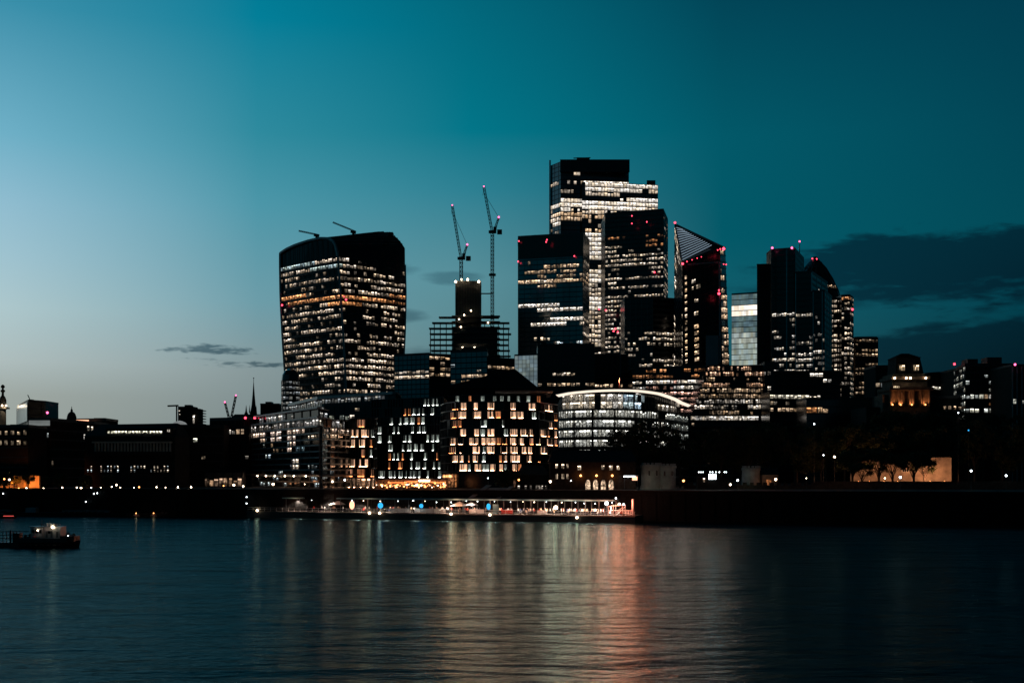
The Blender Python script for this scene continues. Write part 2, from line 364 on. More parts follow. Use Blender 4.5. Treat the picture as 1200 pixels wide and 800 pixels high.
# ================================================================ TOWERS, left to right
# --- curved tower that flares towards its top
def top_heavy_tower():
    b = Bld('flared_office_tower', 'curved tower that widens towards its arched roof, with one orange lit storey', 'skyscraper', (X(405, 750), 750, GZ))
    YL, YC, YR = 790., 750., 782.
    zc = Z(300, YC); ns = 36
    def ip(t, a):
        t = max(0, min(1, t))*(len(a)-1); i = min(int(t), len(a)-2); f = t-i
        f2 = f; return a[i]*(1-f2)+a[i+1]*f2
    aL = [345, 342.2, 339.3, 336.3, 333.6, 331.3, 329.6, 329]; aC = [409, 408.4, 407.5, 406, 404.2, 402, 399.3, 396.5]; aR = [465, 467, 469, 471, 473, 474.6, 475.3, 474.5]
    zl, zcc, zr = Z(296, YL), Z(300, YC), Z(291, YR)
    def PL(t): return Vector((X(ip(t, aL), YL), YL, 0))
    def PC(t): return Vector((X(ip(t, aC), YC), YC, 0))
    def PR(t): return Vector((X(ip(t, aR), YR), YR, 0))
    def arch(s): return (max(0, 1-abs(2*s-1)**3))
    def ah(u, s):
        L_ = [(0, 8.8), (.12, 10.6), (.3, 12), (.55, 13.), (.75, 13.), (.86, 12), (.93, 9.8), (.975, 6), (1, 0)]
        for (a0, h0), (a1, h1) in zip(L_, L_[1:]):
            if u <= a1: h = h0+(h1-h0)*(u-a0)/(a1-a0); break
        return h*(1-s)+13.8*arch(u)*s+(8.8-8.8*s)*0
    def left(u, v):
        p = PL(v).lerp(PC(v), u); bow = 1.3*(1-(2*u-1)**2); dd = (PC(v)-PL(v)).normalized(); p += Vector((dd.y, -dd.x, 0))*bow
        p.z = GZ+(zcc-GZ)*v-1.5*(1-u)*0; return p
    def right(u, v):
        p = PC(v).lerp(PR(v), u); bow = 2.2*(1-(2*u-1)**2); dd = (PR(v)-PC(v)).normalized(); p += Vector((dd.y, -dd.x, 0))*bow
        p.z = GZ+(zcc-GZ)*v; return p
    # body and vaulted roof: sections marched from the left face to the far side
    nS, nA, nV = 12, 18, 16
    body = MB(); pts = []
    for k in range(nS+1):
        s = k/nS; row = []
        for j in range(nV+1):
            t = j/nV
            row.append(left(0, t).lerp(PL(t)+(PR(t)-PC(t))+Vector((0, 0, left(0, t).z)), s) if True else None)
        for a in range(0, nA):
            u = (a/nA)**.8 if False else a/nA; u = [0, .03, .08, .14, .21, .29, .37, .45, .53, .6, .67, .74, .8, .85, .89, .93, .96, .985][a]; tt = 1.
            off = right(s, 1)-right(0, 1); off.z = 0
            p = left(u, 1)+off
            h = ah(u, s)+(zr-zcc)*s
            p.z = zcc+h; row.append(p)
        for j in range(nV, -1, -1):
            row.append(right(s, j/nV)+Vector((0, 0, (zr-zcc)*s*(1 if j == nV else 0))))
        pts.append(row)
    nr = len(pts[0]); allp = [p for r in pts for p in r]
    fs = []
    for k in range(nS):
        for a in range(nr-1): fs.append((k*nr+a, k*nr+a+1, (k+1)*nr+a+1, (k+1)*nr+a))
    fs.append(tuple(range(nr))[::-1]); fs.append(tuple(nS*nr+a for a in range(nr)))
    body.mesh(allp, fs); b.add(body, 'wall', 'glassk')
    # pale rim around the left face and down the shared corner
    rim = MB(); front = pts[0]
    for a in range(nr-1):
        p, q = front[a]+Vector((-.3, -.8, 0)), front[a+1]+Vector((-.3, -.8, 0)); rim.beam(p, q, 1.3)
    b.add(rim, 'face_rim', 'fin'); rim = MB()
    for j in range(nV): rim.beam(right(1, j/nV)+Vector((.3, -.3, 0)), right(1, (j+1)/nV)+Vector((.3, -.3, 0)), .9)
    b.add(rim, 'corner_fin', 'fin')
    rf = MB()   # roof glazing bars over the vault
    for k in range(0, nS):
        for a in range(nV+2, nV+nA, 1): rf.beam(pts[k][a]+Vector((0, 0, .2)), pts[k+1][a]+Vector((0, 0, .2)), .45)
    b.add(rf, 'roof_rib', 'steel')
    RG = [(325, 400, 335, 345, .35), (329, 480, 346, 357, 1., .95, ORNG), (329, 400, 308, 316, 1., .5, (.75, .95, .95)), (325, 398, 316, 322, .75), (398, 440, 303, 310, .75, .7), (398, 440, 322, 330, .8, .7),
          (440, 480, 280, 320, .04), (398, 440, 280, 303, .03), (440, 480, 328, 336, .7), (398, 480, 376, 384, .75), (329, 400, 424, 433, .75), (329, 480, 428, 440, .8, .7), (329, 480, 384, 398, .4), (398, 430, 355, 420, .3),
          (398, 480, 346, 357, 1., .95, ORNG), (452, 480, 340, 362, .9, .6)]
    facade(b, left, 24, ns, p=.5, br=.62, tint=(1, .78, .58), regs=RG, run=(1, 5), seg=4, mb=2, mw=.35, band=.36, rowvar=.8, scat=.25)
    facade(b, right, 21, ns, p=.5, br=.62, tint=(1, .78, .58), regs=RG, run=(1, 5), seg=4, mb=2, mw=.35, band=.36, rowvar=.8, scat=.25)
    # sky garden glazing under the arch
    for u in [i/12 for i in range(1, 12)]:
        p = left(u, 1); h = ah(u, 0)-.5; lg = MB(); lg.beam(p+Vector((0, -.3, 0)), p+Vector((0, -.3, h)), .3); b.add(lg, 'arch_mullion', 'steeld')
    b.red(330.5, 357.5, 785, 1.); b.red(405.5, 351, 745, 1.); b.red(403, 347.5, 745, .6)
    b.finish()
    # roof cleaning cranes: two little jibs
    for (x0, y0, x1, y1, nm) in [(371, 276.5, 350, 270.5, 'window cleaning cradle crane on the left of the arched tower roof'), (414, 272.5, 390, 260.5, 'longer window cleaning cradle crane on the middle of the arched tower roof')]:
        Y = 775; t = thing('roof_crane', nm, 'roof crane', (X(x0, Y), Y, Z(y0+1, Y)))
        c = MB(); c.beam(V(x0-3, y0-1.2, Y), V(x0+3, y0, Y), 1.6); c.beam(V(x0, y0+3.5, Y), V(x0, y0-1, Y), 1.4); c.build('crane_base', 'crane', t)
        c = MB(); c.lattice(V(x0+3, y0-1, Y), V(x1, y1, Y), .7, .22, 1.2); c.build('jib', 'crane', t)
    t = thing('roof_plant', 'small dark plant box at the right end of the arched tower roof', 'roof plant', (X(458, 775), 775, Z(274.5, 775)))
    c = MB(); c.box(X(455, 775), X(461, 775), 772, 778, Z(277, 775), Z(273, 775)); c.box(X(456, 775), X(457, 775), 774, 776, Z(273.2, 775), Z(272, 775)); c.build('plant_box', 'crane', t)
top_heavy_tower()
# low round stair tower to its left
b = Bld('round_corner_block', 'narrow pale striped block with a domed top hugging the foot of the arched tower', 'building', (X(338, 730), 730, GZ))
c = MB(); cx, cy = X(340, 730), 732
c.lathe((cx, cy, GZ), [(5.6, 0), (5.6, Z(445, 730)-GZ), (5.2, Z(439, 730)-GZ), (3.6, Z(434, 730)-GZ), (1.2, Z(431.5, 730)-GZ)], 20); b.add(c, 'wall', 'glass')
def rs(u, v):
    a = math.pi*(1.02+.96*u); return Vector((cx+5.62*math.cos(a), cy+5.62*math.sin(a), GZ+(Z(446, 730)-GZ)*v))
facade(b, rs, 8, 20, p=.85, br=.22, tint=(.9, .93, .9), seg=8, band=.2, mb=2, mw=.2, run=(4, 8)); b.finish('steeld')

# --- building under construction with open floors and a concrete core
Y = 860
b = Bld('unfinished_tower', 'tower under construction with open dark floor slabs round a bare concrete core', 'building', (X(550, Y), Y, GZ))
core = MB(); core.box(X(533.5, Y), X(563.5, Y), Y, Y+16, GZ, Z(329, Y)); b.add(core, 'core', 'conc')
rib = MB()
for i in range(16): rib.box(X(534+i*1.9, Y), X(534.7+i*1.9, Y), Y-.5, Y+.1, Z(372, Y), Z(329.5, Y))
b.add(rib, 'formwork_rib', 'steeld')
sl = [(371, 512, 585), (377.5, 504, 597), (384, 502, 599), (390.5, 502, 599), (397, 503, 598), (403.5, 503, 598), (410, 503, 598), (416.5, 503, 598), (423, 503, 598)]
for py, x0, x1 in sl:
    s = MB(); s.box(X(x0+R.uniform(-.6, 2.5), Y), X(x1-R.uniform(-.6, 2.5), Y), Y-1, Y+6.5, Z(py, Y)-.75, Z(py, Y)); s.box(X(530, Y), X(586, Y), Y-7, Y-1.01, Z(py, Y)-.75, Z(py, Y)-.02); b.add(s, 'floor_slab', 'conc')
for k, px in enumerate([504.5, 509, 516, 523, 530, 552, 560, 568, 575, 584, 590, 596]):
    s = MB(); s.box(X(px, Y)-.3, X(px, Y)+.3, Y-.9, Y-.3, GZ, Z(378 if k not in (0, 11) else 384, Y)-.9); b.add(s, 'column', 'steeld')
in_ = MB(); in_.box(X(531, Y), X(583, Y), Y-5.5, Y+8, GZ, Z(384, Y)); b.add(in_, 'hoarding', 'steeld')
for px, py in [(534, 330), (541, 327.5), (548, 327.5), (561, 330)]:
    s = MB(); s.ball(V(px, py, Y-3), .8); b.add(s, 'site_lamp', 'lampw')
for px, py in [(552, 364), (544, 369), (540, 383), (572, 378), (542, 407), (546, 409), (556, 407), (563, 411), (538, 374)]:
    s = MB(); s.ball(V(px, py, Y-7.6), .5); b.add(s, 'site_lamp', 'lampw')
# tower cranes
def luffer(label, px, Y, py0, pyc, tip, ctr, red=((0, 0),)):
    t = thing('tower_crane', label, 'tower crane', (X(px, Y), Y, Z(py0, Y)))
    s = MB(); s.lattice(V(px, py0, Y), V(px, pyc, Y), 2.1, .42, 2.6); s.build('mast', 'crane', t)
    s = MB(); s.box(X(px, Y)-2.6, X(px, Y)+2.8, Y-2, Y+2, Z(pyc, Y)-.6, Z(pyc, Y)+.9); s.box(X(px, Y)+.8, X(px, Y)+3., Y-3, Y-1.6, Z(pyc, Y)+.8, Z(pyc, Y)+3.2)
    s.box(X(px, Y)+3.4, X(px, Y)+6.8, Y-1.5, Y+1.5, Z(pyc, Y)-1.4, Z(pyc, Y)+1.6); s.build('slewing_platform', 'crane', t)
    s = MB(); s.lattice(V(px-.6, pyc-2, Y), V(tip[0], tip[1], Y), 1.5, .34, 2.4); s.build('jib', 'crane', t)
    s = MB(); s.lattice(V(px+1.8, pyc-1, Y), V(ctr[0], ctr[1], Y), 1.1, .3, 2.2); s.beam(V(px+3.5, pyc, Y), V(ctr[0], ctr[1], Y), .5); s.build('a_frame', 'crane', t)
    s = MB(); s.beam(V(ctr[0], ctr[1], Y), V(tip[0]+.6, tip[1]+8, Y), .22); s.beam(V(tip[0], tip[1], Y), V(tip[0]-1.2, tip[1]+10, Y), .2); s.build('hoist_cable', 'crane', t)
    for (x, y, r) in [(tip[0], tip[1], .5), (ctr[0], ctr[1], .7)]:
        s = MB(); s.ball(V(x, y-.5, Y-1.2), r); s.build('warning_light', 'pink', t)
luffer('luffing crane standing on the bare concrete core, left and lower of the tall pair', 540.5, 855, 328, 303, (530, 241), (547.5, 287))
luffer('tallest luffing crane, its mast rising beside the open floor slabs', 577, 842, 440, 272, (567, 219), (584.5, 255))
t = thing('mast_tie', 'horizontal tie holding the tallest crane mast to the concrete core', 'crane tie', (X(570, 845), 845, Z(344, 845)))
s = MB(); s.beam(V(564, 344, 850), V(577, 344, 842), .8); s.beam(V(573, 322, 841), V(581, 322, 841), 1.6); s.build('tie_beam', 'crane', t)

# --- mid-rise teal blocks below the site
tower('glass_office', 'low teal glass office between the arched tower and the construction site, two lit rows', 'building', [(462, 700), (503, 690)], 417, m='teal', dep=30,
      p=.1, br=.6, regs=[(463, 504, 434, 438, .9, .6), (463, 504, 438, 443, 1, .8)], run=(4, 12), band=.2, wv=(.2, .8), storey=2.9)
tower('glass_office', 'dark glass office right of the low teal office, warm light streaks on its lower floors', 'building', [(503, 685), (528, 690)], 416, m='glassk', dep=30,
      p=.12, br=.6, tint=WARM, regs=[(500, 528, 437, 445, .8, .5, WARM)], run=(2, 6), storey=3.2)
tower('glass_office', 'squat teal glass office directly below the open floor slabs', 'building', [(528, 670), (571, 662)], 413, m='teal', dep=25,
      p=.08, br=.5, regs=[(528, 571, 428, 434, .5, .35, COOL), (528, 575, 436, 441, 1., .75, WARM), (528, 575, 446, 450, .9, .5, WARM)], run=(4, 12), storey=3.1, band=.2,
      plant=[(541, 570, 407, 6)])
tower('glass_office', 'dark office right of the squat teal one with warm lit strips stepping down its front', 'building', [(571, 662), (603, 672)], 420, m='glassk', dep=25,
      p=.12, br=.5, tint=WARM, regs=[(571, 603, 428, 434, .9, .9, WARM), (571, 603, 436, 442, .7, .5, WARM)], run=(3, 8), storey=3.2)
b = Bld('sloping_roof_hall', 'dark building with a wide sloping slate roof in front of the teal offices', 'building', (X(590, 640), 640, GZ))
s = MB(); A = 640
s.mesh([(X(525, A), A, GZ), (X(632, A), A, GZ), (X(632, A), A+30, GZ), (X(525, A), A+30, GZ), (X(525, A), A, Z(452, A)), (X(632, A), A, Z(455, A)), (X(632, A), A+30, Z(455, A)), (X(525, A), A+30, Z(452, A)),
        (X(598, A), A+8, Z(431, A)), (X(604, A), A+8, Z(431, A))],
       [(3, 2, 1, 0), (0, 1, 5, 4), (1, 2, 6, 5), (2, 3, 7, 6), (3, 0, 4, 7), (4, 5, 9, 8), (5, 6, 9), (6, 7, 8, 9), (7, 4, 8)])
b.add(s, 'wall', 'slate')
facade(b, flat((X(525, A), A), (X(632, A), A), GZ, Z(453, A)), 24, 10, p=.05, br=.5, tint=WARM, band=.1, mb=0); b.finish()

# --- teal tower with dark crown
tower('glass_tower', 'square teal glass tower with a black crown and two bright office bands', 'skyscraper', [(607, 950), (683, 935), (690.5, 965)], 278, m='teal', dep=38, storey=3.75, bay=2.6,
      p=.05, br=.7, run=(3, 12), mb=2, mw=.25, band=.16, fm='bronze', mm='bronze', wv=(.15, .85),
      faces=[dict(regs=[(607, 690, 276, 306, .0), (616, 682, 308, 313, .9, .55, WARM), (616, 682, 315, 321, .9, .5, WARM), (619, 640, 322, 326, .6, .4, WARM), (654, 682, 321, 328, .9, .65, WARM), (607, 629, 328, 334, 1, .8, WARM), (640, 682, 328, 332, 1, .7, WARM), (628, 660, 333, 337, .9, .6, WARM),
             (607, 682, 339, 345, .25, .3), (607, 683, 357, 363.5, 1., 1.0, WHITE), (645, 683, 372, 378.5, 1, 1.0, WHITE), (622, 665, 378.5, 384, 1., .9, WHITE), (607, 683, 385, 395, .12, .5), (652, 683, 398, 405, .8, .5, COOL)]),
             dict(regs=[(683, 691, 276, 306, 0), (683, 691, 320, 334, .6, .6, WARM), (683, 691, 372, 380, .8, .8)])])
b = bpy.data.objects['glass_tower']
crown = MB(); zt = Z(278, 950); z0 = Z(304, 950)
for (A, B) in [((X(607, 950), 950), (X(683, 935), 935)), ((X(683, 935), 935), (X(690.5, 965), 965))]:
    A = Vector((*A, 0)); B = Vector((*B, 0)); d = (B-A); ln = d.length; d.normalize(); n = Vector((d.y, -d.x, 0)); crown.obox(A+Vector((0, 0, z0))-n*.1, d, n, ln, .45, zt-z0-.2)
crown.build('crown_louvre', 'glassk', b)
for px, py in [(608, 282.5), (607.2, 306.5), (640, 283.5), (641, 281), (673, 300)]:
    s = MB(); s.ball(V(px, py, 934 if px > 609 else 946), .55); s.build('warning_light', 'red', b)
s = MB(); s.box(X(627, 960), X(643, 960), 958, 962, Z(278, 950), Z(276.5, 960)); s.beam(V(626, 275.6, 960), V(644, 276.2, 960), .5); s.build('roof_gantry', 'crane', b)
# --- the tallest, stepped tower
Y = 1080
b = Bld('stepped_glass_tower', 'tallest tower, stepped glass slabs with brilliant white office floors under a black crown', 'skyscraper', (X(690, Y), Y, GZ))
def slab_vol(name, cs, ytop, ybase, m, dep, **kw):
    P = [Vector((X(px, y), y, 0)) for px, y in cs]; zt = Z(ytop, Y); zb = Z(ybase, Y) if ybase else GZ
    fp = [(p.x, p.y) for p in P]+[(P[-1].x, P[-1].y+dep), (P[0].x, P[0].y+dep)]
    w = MB(); w.prism(fp, zb, zt); b.add(w, name, m)
    for i in range(len(P)-1):
        ln = (P[i+1]-P[i]).length
        if ln < 2: continue
        facade(b, flat(P[i], P[i+1], zb, zt), max(1, round(ln/kw.get('bay', 3.))), max(1, round((zt-zb)/4.1)), **{k: v for k, v in kw.items() if k != 'bay'})
BR = [(640, 657, 187, 213, 0), (657, 740, 187, 212, .02), (671, 680, 203, 206, 1, 1.2), (715, 717, 205, 209, 1, .9), (682, 690, 222, 228, 0), (644, 684, 214, 219, .5, .5), (656, 672, 219, 226, .4, .4), (684, 775, 214, 224, 1, .95, WHITE), (684, 775, 224, 229.5, .85, .8, NEUT),
      (657, 775, 229, 235, .02), (656, 770, 234, 239, .95, 1.2, WHITE), (644, 770, 239, 245.5, 1., 1.25, WHITE), (657, 720, 246, 250, .8, .9), (648, 690, 249, 256, .95, .95, WARM), (657, 720, 250, 257, .7, .7, WARM), (690, 720, 257, 263, .7, .6, WARM), (648, 676, 258, 267, .95, .9, WHITE),
      (676, 720, 259, 265, .5, .5), (644, 684, 266, 277, .12, .4), (684, 720, 269, 274, .9, .95, WARM), (684, 720, 274, 306, 1., .95, WHITE), (688, 712, 306, 314, .05), (690, 707, 314, 334, 1, .85, WHITE), (688, 712, 334, 340, .5, .4), (690, 712, 340, 350, .7, .6), (690, 712, 350, 366, 1, 1.1, WHITE), (685, 712, 366, 380, .4, .5), (685, 712, 380, 400, .8, .9), (685, 735, 400, 430, .5, .7)]
slab_vol('tall_slab', [(645.5, 1095), (657, 1080), (736, 1090)], 188, None, 'teal', 40, p=.15, br=.7, regs=BR, run=(3, 9), mb=2, mw=.25, band=.3, fm='steeld') if False else None
slab_vol('tall_slab', [(645.5, 1098), (657, 1084), (737, 1092)], 188, None, 'teal', 40, p=.15, br=.85, regs=BR, run=(3, 9), mb=2, mw=.2, band=.14, wv=(.1, .9), rowvar=.3, jit=(.85, 1, 1.1))
slab_vol('shoulder_slab', [(682, 1074), (771, 1086)], 215, None, 'teal', 9, p=.3, br=.85, regs=BR, run=(3, 9), mb=2, mw=.2, band=.14, wv=(.1, .9), rowvar=.3, jit=(.85, 1, 1.1))
lf = MB(); A = Vector((X(644.2, 1099), 1099, GZ)); lf.box(A.x-.6, A.x+1.0, 1097, 1099, GZ, Z(188, 1098)); b.add(lf, 'edge_fin', 'silver')
cr = MB(); cr.box(X(657, 1083)-.5, X(737, 1083)+.5, 1081.3, 1084.1, Z(202, 1083), Z(187.5, 1083)); b.add(cr, 'crown_louvre', 'glass')
pl = MB(); pl.box(X(676, 1100), X(691, 1100), 1100, 1112, Z(189, 1083), Z(184.5, 1100)); pl.beam(V(672, 185.5, 1100), V(692, 185, 1100), .8); b.add(pl, 'plant_room', 'steeld')
pl = MB(); pl.box(X(757, 1100), X(767, 1100), 1093, 1094.5, Z(216, 1083), Z(213.5, 1100)); b.add(pl, 'plant_room', 'steeld')
b.finish('steeld', 'steeld', 'wins')
# lower tower in front of it with a black unlit top
tower('office_tower', 'broad dark tower before the tallest one, unlit black top over many lit rows', 'skyscraper', [(709, 905), (777.5, 890), (782.5, 925)], 246, m='glassk', dep=36, ref=1, storey=3.4, bay=2.2,
      p=.72, br=.62, tint=NEUT, run=(2, 9), band=.42, mb=2, mw=.3, scat=.15,
      regs=[(700, 790, 240, 275, .0), (700, 790, 275, 281, .25, .35, ORNG), (709, 725, 259, 263, .6, .6, ORNG), (700, 790, 281, 291, .06), (755, 790, 281, 291, .7, .4, ORNG), (700, 728, 283, 300, .2), (777, 790, 240, 300, .25, .4)])
b = bpy.data.objects['office_tower']
for px, py in [(740.5, 253), (740.5, 262), (758, 260), (767, 319), (710, 363.5), (702, 362), (721, 385), (724, 389), (719, 388)]:
    s = MB(); s.ball(V(px, py, 888), .5 if py < 300 else .65); s.build('warning_light', 'red', b)
# dark mid-rise pair
tower('office_block', 'black topped office block with vertical ribs, right of the tallest tower and below it', 'building', [(732, 800), (765, 795)], 349, m='glassk', dep=30, storey=3.6, bay=1.9, ref=1,
      p=.5, br=.55, run=(1, 5), mb=2, mw=.35, mm='steel', band=.4, regs=[(730, 768, 345, 386, 0), (730, 768, 386, 396, .3, .4)])
tower('office_block', 'black topped office block with warm lit rows, touching the left of the pointed tower', 'building', [(765, 800), (801, 808)], 349.5, m='glassk', dep=30, storey=3.6, bay=2.2,
      p=.8, br=.75, run=(2, 6), mb=0, band=.42, regs=[(765, 802, 345, 389, 0), (765, 778, 389, 430, .4)])
# --- pointed wedge tower
Y = 780
b = Bld('wedge_tower', 'pointed wedge shaped tower with a slanting louvred tip and red lights', 'skyscraper', (X(820, Y), Y, GZ))
pl_ = (X(789, 800), 800); pf = (X(803, 772), 772); pm = (X(844, 772), 772); pr = (X(858, 800), 800)
zA, zB = Z(264, 800), Z(291, 790)
# lower volume
tl = [(X(790.5, 800), 800, zA), (X(799.5, 776), 776, Z(308, 776)), (X(844, 778), 778, Z(291.5, 778)), (X(850, 800), 800, Z(292, 800)), (X(800, 830), 830, Z(270, 830))]
bl = [(X(789, 800), 800, GZ), (X(801, 772), 772, GZ), (X(849, 772), 772, GZ), (X(859.5, 800), 800, GZ), (X(800, 830), 830, GZ)]
s = MB(); s.mesh(bl+tl, [(4, 3, 2, 1, 0), (0, 1, 6, 5), (1, 2, 7, 6), (2, 3, 8, 7), (3, 4, 9, 8), (4, 0, 5, 9), (5, 6, 9), (6, 7, 8), (6, 8, 9)]); b.add(s, 'wall', 'glassk')
def quad(a, bb, c, d_):
    a, bb, c, d_ = map(Vector, (a, bb, c, d_))
    return lambda u, v: a.lerp(bb, u).lerp(d_.lerp(c, u), v)
facade(b, quad(bl[0], bl[1], tl[1], tl[0]), 4, 38, p=.75, br=1.1, tint=NEUT, run=(1, 3), mb=0, mw=.3, band=.2, bd=.2, wv=(.15,.9), regs=[(785, 810, 250, 290, .25)])
facade(b, quad(bl[2], bl[3], tl[3], tl[2]), 5, 36, p=.7, br=.7, tint=WARM, run=(1, 3), mb=0, band=.2, bd=.2, wv=(.15, .9), regs=[(840, 870, 280, 335, .12)])
facade(b, quad(bl[1], bl[2], tl[2], tl[1]), 17, 34, p=0., br=.7, mb=2, mw=.2, band=.12, bd=.1, md=.12, regs=[(802.5, 806, 318, 428, 1., .95, WARM), (809, 819.5, 328, 341, .9, .8), (812, 819.5, 341, 374, .75, .6), (813.5, 819.5, 379, 428, 1., .95, WARM), (805, 809, 300, 430, .0)], off=.35)
# louvred slanting tip
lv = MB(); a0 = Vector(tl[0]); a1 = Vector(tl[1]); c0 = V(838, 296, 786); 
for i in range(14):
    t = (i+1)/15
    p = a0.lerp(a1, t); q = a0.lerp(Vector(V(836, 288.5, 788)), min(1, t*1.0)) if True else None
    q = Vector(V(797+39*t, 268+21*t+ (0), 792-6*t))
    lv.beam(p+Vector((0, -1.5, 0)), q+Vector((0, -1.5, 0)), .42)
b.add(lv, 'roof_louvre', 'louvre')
hp = MB(); hp.mesh([tuple(Vector(tl[0])+Vector((0, -.6, 0))), tuple(Vector(tl[1])+Vector((0, -.6, 0))), tuple(V(838, 294, 784)), tuple(V(850, 291, 790))], [(0, 1, 2, 3)]); b.add(hp, 'louvre_backing', 'glass')
ed = MB(); ed.beam(V(791, 263, 797), V(850, 291, 790), 1.3); ed.beam(V(799.5, 308, 773), V(850, 291, 788), .9); ed.beam(V(791, 263, 797), V(799.5, 308, 773), .8); b.add(ed, 'edge_beam', 'steel')
fp = MB(); fp.beam(V(843, 307, 769), V(843.8, 425, 769), .9); fp.beam(V(806, 310, 769), V(843, 307, 769), .7); b.add(fp, 'panel_frame', 'fin')
gp = MB(); gp.box(X(827, 768), X(842, 768), 767.6, 769.5, GZ, Z(393, 768)); b.add(gp, 'glass_panel', 'tealp')
for px, py, r in [(791, 261, 1.1), (848, 291.5, 1.6), (844, 291.8, .7), (841, 293, .6), (800, 309, 1.2), (805, 306.5, .6), (811, 304.5, .5), (817, 302.5, .5), (822, 301, .5), (842.5, 344, 1.4), (842.5, 340, .8), (848, 309.5, .6), (851, 310, .6)]: b.red(px, py, 766, r)
b.finish('steeld', 'steeld')
# --- pale translucent slab
tower('pale_office_slab', 'pale blue-white glass slab with one bright top band, right of the pointed tower', 'building', [(857.5, 880), (888, 872)], 343.5, m='glass', dep=25, storey=4.0, bay=1.7, ref=1,
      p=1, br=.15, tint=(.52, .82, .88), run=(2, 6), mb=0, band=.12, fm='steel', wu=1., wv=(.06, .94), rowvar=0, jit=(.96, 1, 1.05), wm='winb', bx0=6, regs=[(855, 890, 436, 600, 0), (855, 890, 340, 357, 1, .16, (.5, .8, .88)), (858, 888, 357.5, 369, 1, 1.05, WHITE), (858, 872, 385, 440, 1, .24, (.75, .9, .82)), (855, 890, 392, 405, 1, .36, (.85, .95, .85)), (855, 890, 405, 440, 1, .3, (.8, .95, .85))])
# --- stepped group of three dark slabs
tower('dark_office_slab', 'narrow unlit black slab, leftmost and lowest of the stepped dark group', 'building', [(887, 780), (905, 780)], 311, m='glassk', dep=30, bx0=6.4, p=0, mb=2, band=.15, plant=[(893, 899, 309, 4)])
tower('curved_office_slab', 'tallest of the stepped dark slabs, with two red roof lights and twinkling lower floors', 'skyscraper', [(904, 770), (931, 764), (942, 800)], 291.5, m='glassk', dep=15, storey=3.6, bay=1.6, ref=1,
      p=.7, br=.42, tint=WHITE, run=(1, 5), mb=6, mw=.5, mm='teal', band=.4, faces=[dict(regs=[(900, 945, 285, 366, .0), (922, 924, 338, 341, 1, .8), (900, 945, 366, 375, .85, .55), (900, 945, 375, 383, .12), (900, 945, 383, 390, .6), (900, 945, 390, 410, .35), (900, 945, 411, 417, .8, .6), (900, 945, 420, 426, 1, .8)]), dict(p=0, mb=2)])
b = bpy.data.objects['curved_office_slab']
for px in (905, 928):
    s = MB(); s.ball(V(px, 290.5, 763), .7); s.build('warning_light', 'pink', b)
s = MB()
for px in (904, 931): s.beam((X(px, 764), 763.6, GZ), (X(px, 764), 763.6, Z(291.5, 764)), .7)
s.build('corner_fin', 'steel', b)
tower('curved_office_slab', 'middle step of the dark slabs, its side falling back towards the bullet shaped tower', 'building', [(932, 760), (951.5, 756), (970, 800)], 319, m='glassk', dep=15, storey=3.6, bay=1.6, ref=1,
      p=.7, br=.42, tint=WHITE, run=(1, 5), mb=6, mw=.5, mm='teal', band=.4, faces=[dict(regs=[(925, 960, 310, 366, .0), (925, 960, 366, 371, .8, .5), (925, 960, 371, 385, .15), (925, 960, 390, 398, .35), (925, 960, 420, 426, 1, .8), (925, 960, 411, 417, .8, .6)]), dict(regs=[(951, 972, 310, 420, 0.02), (951, 972, 420, 440, .3)], bay=2.4)])
tower('curved_office_slab', 'smallest and lowest front step of the dark slabs, with short lit rows', 'building', [(952.5, 752), (966.5, 748), (975, 775)], 341, m='glassk', dep=15, storey=3.6, bay=1.6, ref=1,
      p=.7, br=.42, tint=WHITE, run=(1, 5), mb=4, mw=.5, mm='teal', band=.4, faces=[dict(regs=[(950, 972, 335, 366, .0), (950, 972, 366, 385, .2), (950, 972, 395, 408, .3), (950, 972, 410, 425, .8, .6)]), dict(p=0)])
t = thing('radio_mast', 'thin roof mast with a pale tip standing behind the tallest dark slab', 'mast', (X(937, 800), 800, Z(318, 800)))
s = MB(); s.beam(V(937, 318, 800), V(937, 283, 800), .7, .4); s.build('pole', 'fin', t); s = MB(); s.ball(V(937, 283, 800), .6); s.build('tip_light', 'pink', t)
# --- bullet shaped tower
Y = 922; cx_, cy_ = X(955, Y), Y
b = Bld('bullet_tower', 'dark bullet shaped glass tower rising behind the stepped black slabs', 'skyscraper', (cx_, cy_, GZ))
prof = [(0, 22.5), (.25, 24.5), (.5, 25), (.65, 23.8), (.75, 21.6), (.83, 18.3), (.87, 15.6), (.91, 12.2), (.945, 8.6), (.98, 4.4), (1., .6)]
ztop = Z(301, Y)-GZ
def rad(t):
    for (t0, r0), (t1, r1) in zip(prof, prof[1:]):
        if t <= t1: f = (t-t0)/(t1-t0); return r0+(r1-r0)*f
    return .6
s = MB(); s.lathe((cx_, cy_, GZ), [(rad(i/40), ztop*i/40) for i in range(41)], 36); b.add(s, 'wall', 'glassk', smooth=True)
def gs(u, v):
    a = math.pi*(1.05+.9*u); r = rad(v)+.05; return Vector((cx_+r*math.cos(a), cy_+r*math.sin(a), GZ+ztop*v))
facade(b, gs, 26, 38, p=.0, br=.7, tint=WARM, regs=[(958, 1000, 334, 342, .8, .45, WARM), (970, 1000, 365, 470, .7, .6)], run=(2, 5), band=.12, mb=0, seg=12)
dg = MB()
for k in range(18):
    for sgn in (1, -1):
        for i in range(20):
            t0, t1 = i/20, (i+1)/20
            a0 = 2*math.pi*k/18+sgn*t0*3.4; a1 = 2*math.pi*k/18+sgn*t1*3.4; r0 = rad(t0)+.3; r1 = rad(t1)+.3
            dg.beam((cx_+r0*math.cos(a0), cy_+r0*math.sin(a0), GZ+ztop*t0), (cx_+r1*math.cos(a1), cy_+r1*math.sin(a1), GZ+ztop*t1), .5)
